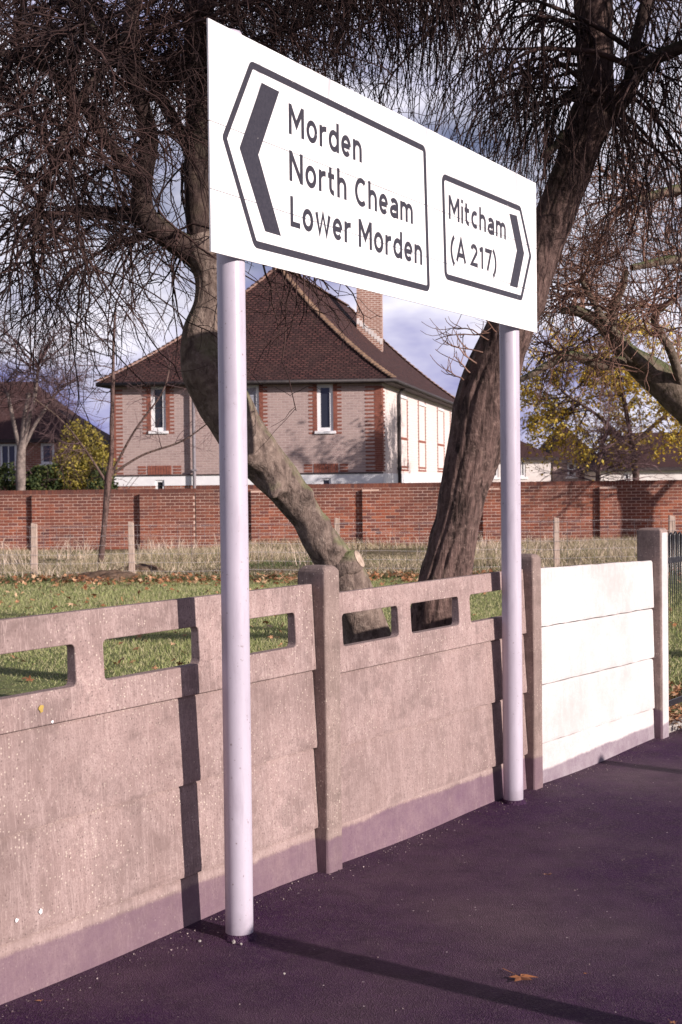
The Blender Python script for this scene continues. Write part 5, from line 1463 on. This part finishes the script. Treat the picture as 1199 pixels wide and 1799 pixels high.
for (x, y, zt) in post_c:            # ragged tar collar where each pole enters the pavement
    vs, q = [], []; rr_ = random.Random(3)
    rad_ = [rr_.uniform(0.062, 0.085) for _ in range(24)]
    for k in range(24):
        a = k / 24 * 2 * math.pi
        for (m_, z_) in ((0.048, 0.020), (0.053, 0.017), (rad_[k], -0.012)): vs.append((x + m_ * math.cos(a), y + m_ * math.sin(a), z_ + pz(1.0 if y < 6 else 2.4, 0.2) + 0.004))
    for k in range(24):
        j = (k + 1) % 24
        for m_ in range(2): q.append((k * 3 + m_, k * 3 + m_ + 1, j * 3 + m_ + 1, j * 3 + m_))
    link('tar_collar', mesh_np('tar_collar', vs, q, None, True), sign, M['tarmac'])
# loose grit along the fence foot and over the pavement
gr_ = np.random.default_rng(12)
n1_, n2_ = 900, 900
gu = np.concatenate([gr_.uniform(-2.2, 5.5, n1_), gr_.uniform(-2.0, 8.0, n2_)]); gn = np.concatenate([np.abs(gr_.normal(size=n1_)) * 0.07 + 0.01, gr_.uniform(0.05, 3.0, n2_)])
ico = MB()
tv = np.array([(1, 0, -.5), (-.5, .87, -.5), (-.5, -.87, -.5), (0.1, 0, .7)]); gv, gf = [], []
for u_, n_ in zip(gu, gn):
    s_ = gr_.uniform(0.0012, 0.0042); R3 = gr_.normal(size=(3, 3)); Qm, _ = np.linalg.qr(R3)
    c_ = np.array(FP(u_, n_, pz(u_, n_) + s_ * .5)); b_ = len(gv); gv += list((tv @ Qm) * s_ * gr_.uniform(.7, 1.4, 3) + c_); gf += [(b_, b_ + 1, b_ + 3), (b_ + 1, b_ + 2, b_ + 3), (b_ + 2, b_, b_ + 3), (b_, b_ + 2, b_ + 1)]
o = link('grit', mesh_np('grit', np.array(gv), None, np.array(gf)), None, m_leaf('grit_stone', [(0.05, 0.035, 0.04), (0.12, 0.08, 0.09), (0.20, 0.15, 0.15), (0.36, 0.29, 0.28)], 0.0), 'stuff')
tag(o, 'loose grit and tiny stones scattered on the pavement and fence foot', 'grit')
# mole hills
for i, (a, b, s_) in enumerate(((190, 1020, 0.55), (247, 1008, 0.42))):
    p = gnd(a, b); bm = bmesh.new(); bmesh.ops.create_icosphere(bm, subdivisions=4, radius=1.0)
    for v_ in bm.verts:
        n_ = 1 + 0.12 * math.sin(v_.co.x * 7 + i) * math.cos(v_.co.y * 9) + random.uniform(-.04, .04)
        v_.co.x *= n_ * s_; v_.co.y *= n_ * s_ * .7; v_.co.z = max(-.05, v_.co.z) * n_ * 0.17
    me = bpy.data.meshes.new('earth_mound'); bm.to_mesh(me); bm.free(); me.materials.append(M['soil'])
    o = bpy.data.objects.new('earth_mound', me); COL.objects.link(o); o.location = (p[0], p[1], 0)
    tag(o, ['low brown earth mound left of the second fence post', 'small brown earth mound just behind the second fence post'][i], 'earth mound', 'earth mounds by the wire fence')
# timber post and wire fence
wf = empty('wire_fence', (0, 24.4, 0), 'low wire mesh fence on rough pale timber posts in the long grass', 'fence')
posts = [at(p_, 960, 24.4)[0] for p_ in (-110, 60, 232, 410, 592, 785, 978, 1180, 1380)]
for i, x_ in enumerate(posts):
    b = MB(); w_ = 0.052 + 0.006 * math.sin(i * 3); h_ = 0.985 + 0.02 * math.sin(i * 5); tl_ = 0.012 * math.sin(i * 2.1)
    b.box8([(x_ - w_, 24.35, -.2), (x_ + w_, 24.35, -.2), (x_ + w_, 24.45, -.2), (x_ - w_, 24.45, -.2), (x_ - w_ * .9 + tl_, 24.355, h_), (x_ + w_ * .9 + tl_, 24.355, h_ - .02), (x_ + w_ * .9 + tl_, 24.445, h_ - .02), (x_ - w_ * .9 + tl_, 24.445, h_)])
    b.build('timber_post', M['timber'], wf, 0.006)
Ps = []; 
for z_ in (0.12, 0.27, 0.42, 0.57, 0.73, 0.90): Ps.append([(a, 24.33, z_ + .01 * math.sin(a * 3)) for a in np.linspace(posts[0], posts[-1], 60)])
v1, q1 = tubes(np.array(Ps), np.full((len(Ps), 60), 0.0030), 3)
Pv = [[(a, 24.33, 0.02), (a + .004, 24.33, .5), (a, 24.33, .90)] for a in np.arange(posts[0], posts[-1], 0.23)]
v2, q2 = tubes(np.array(Pv), np.full((len(Pv), 3), 0.0030), 3)
link('wire_mesh', mesh_np('wire_mesh', np.vstack([v1, v2]), np.vstack([q1, q2 + len(v1)])), wf, M['wire'], 'stuff')
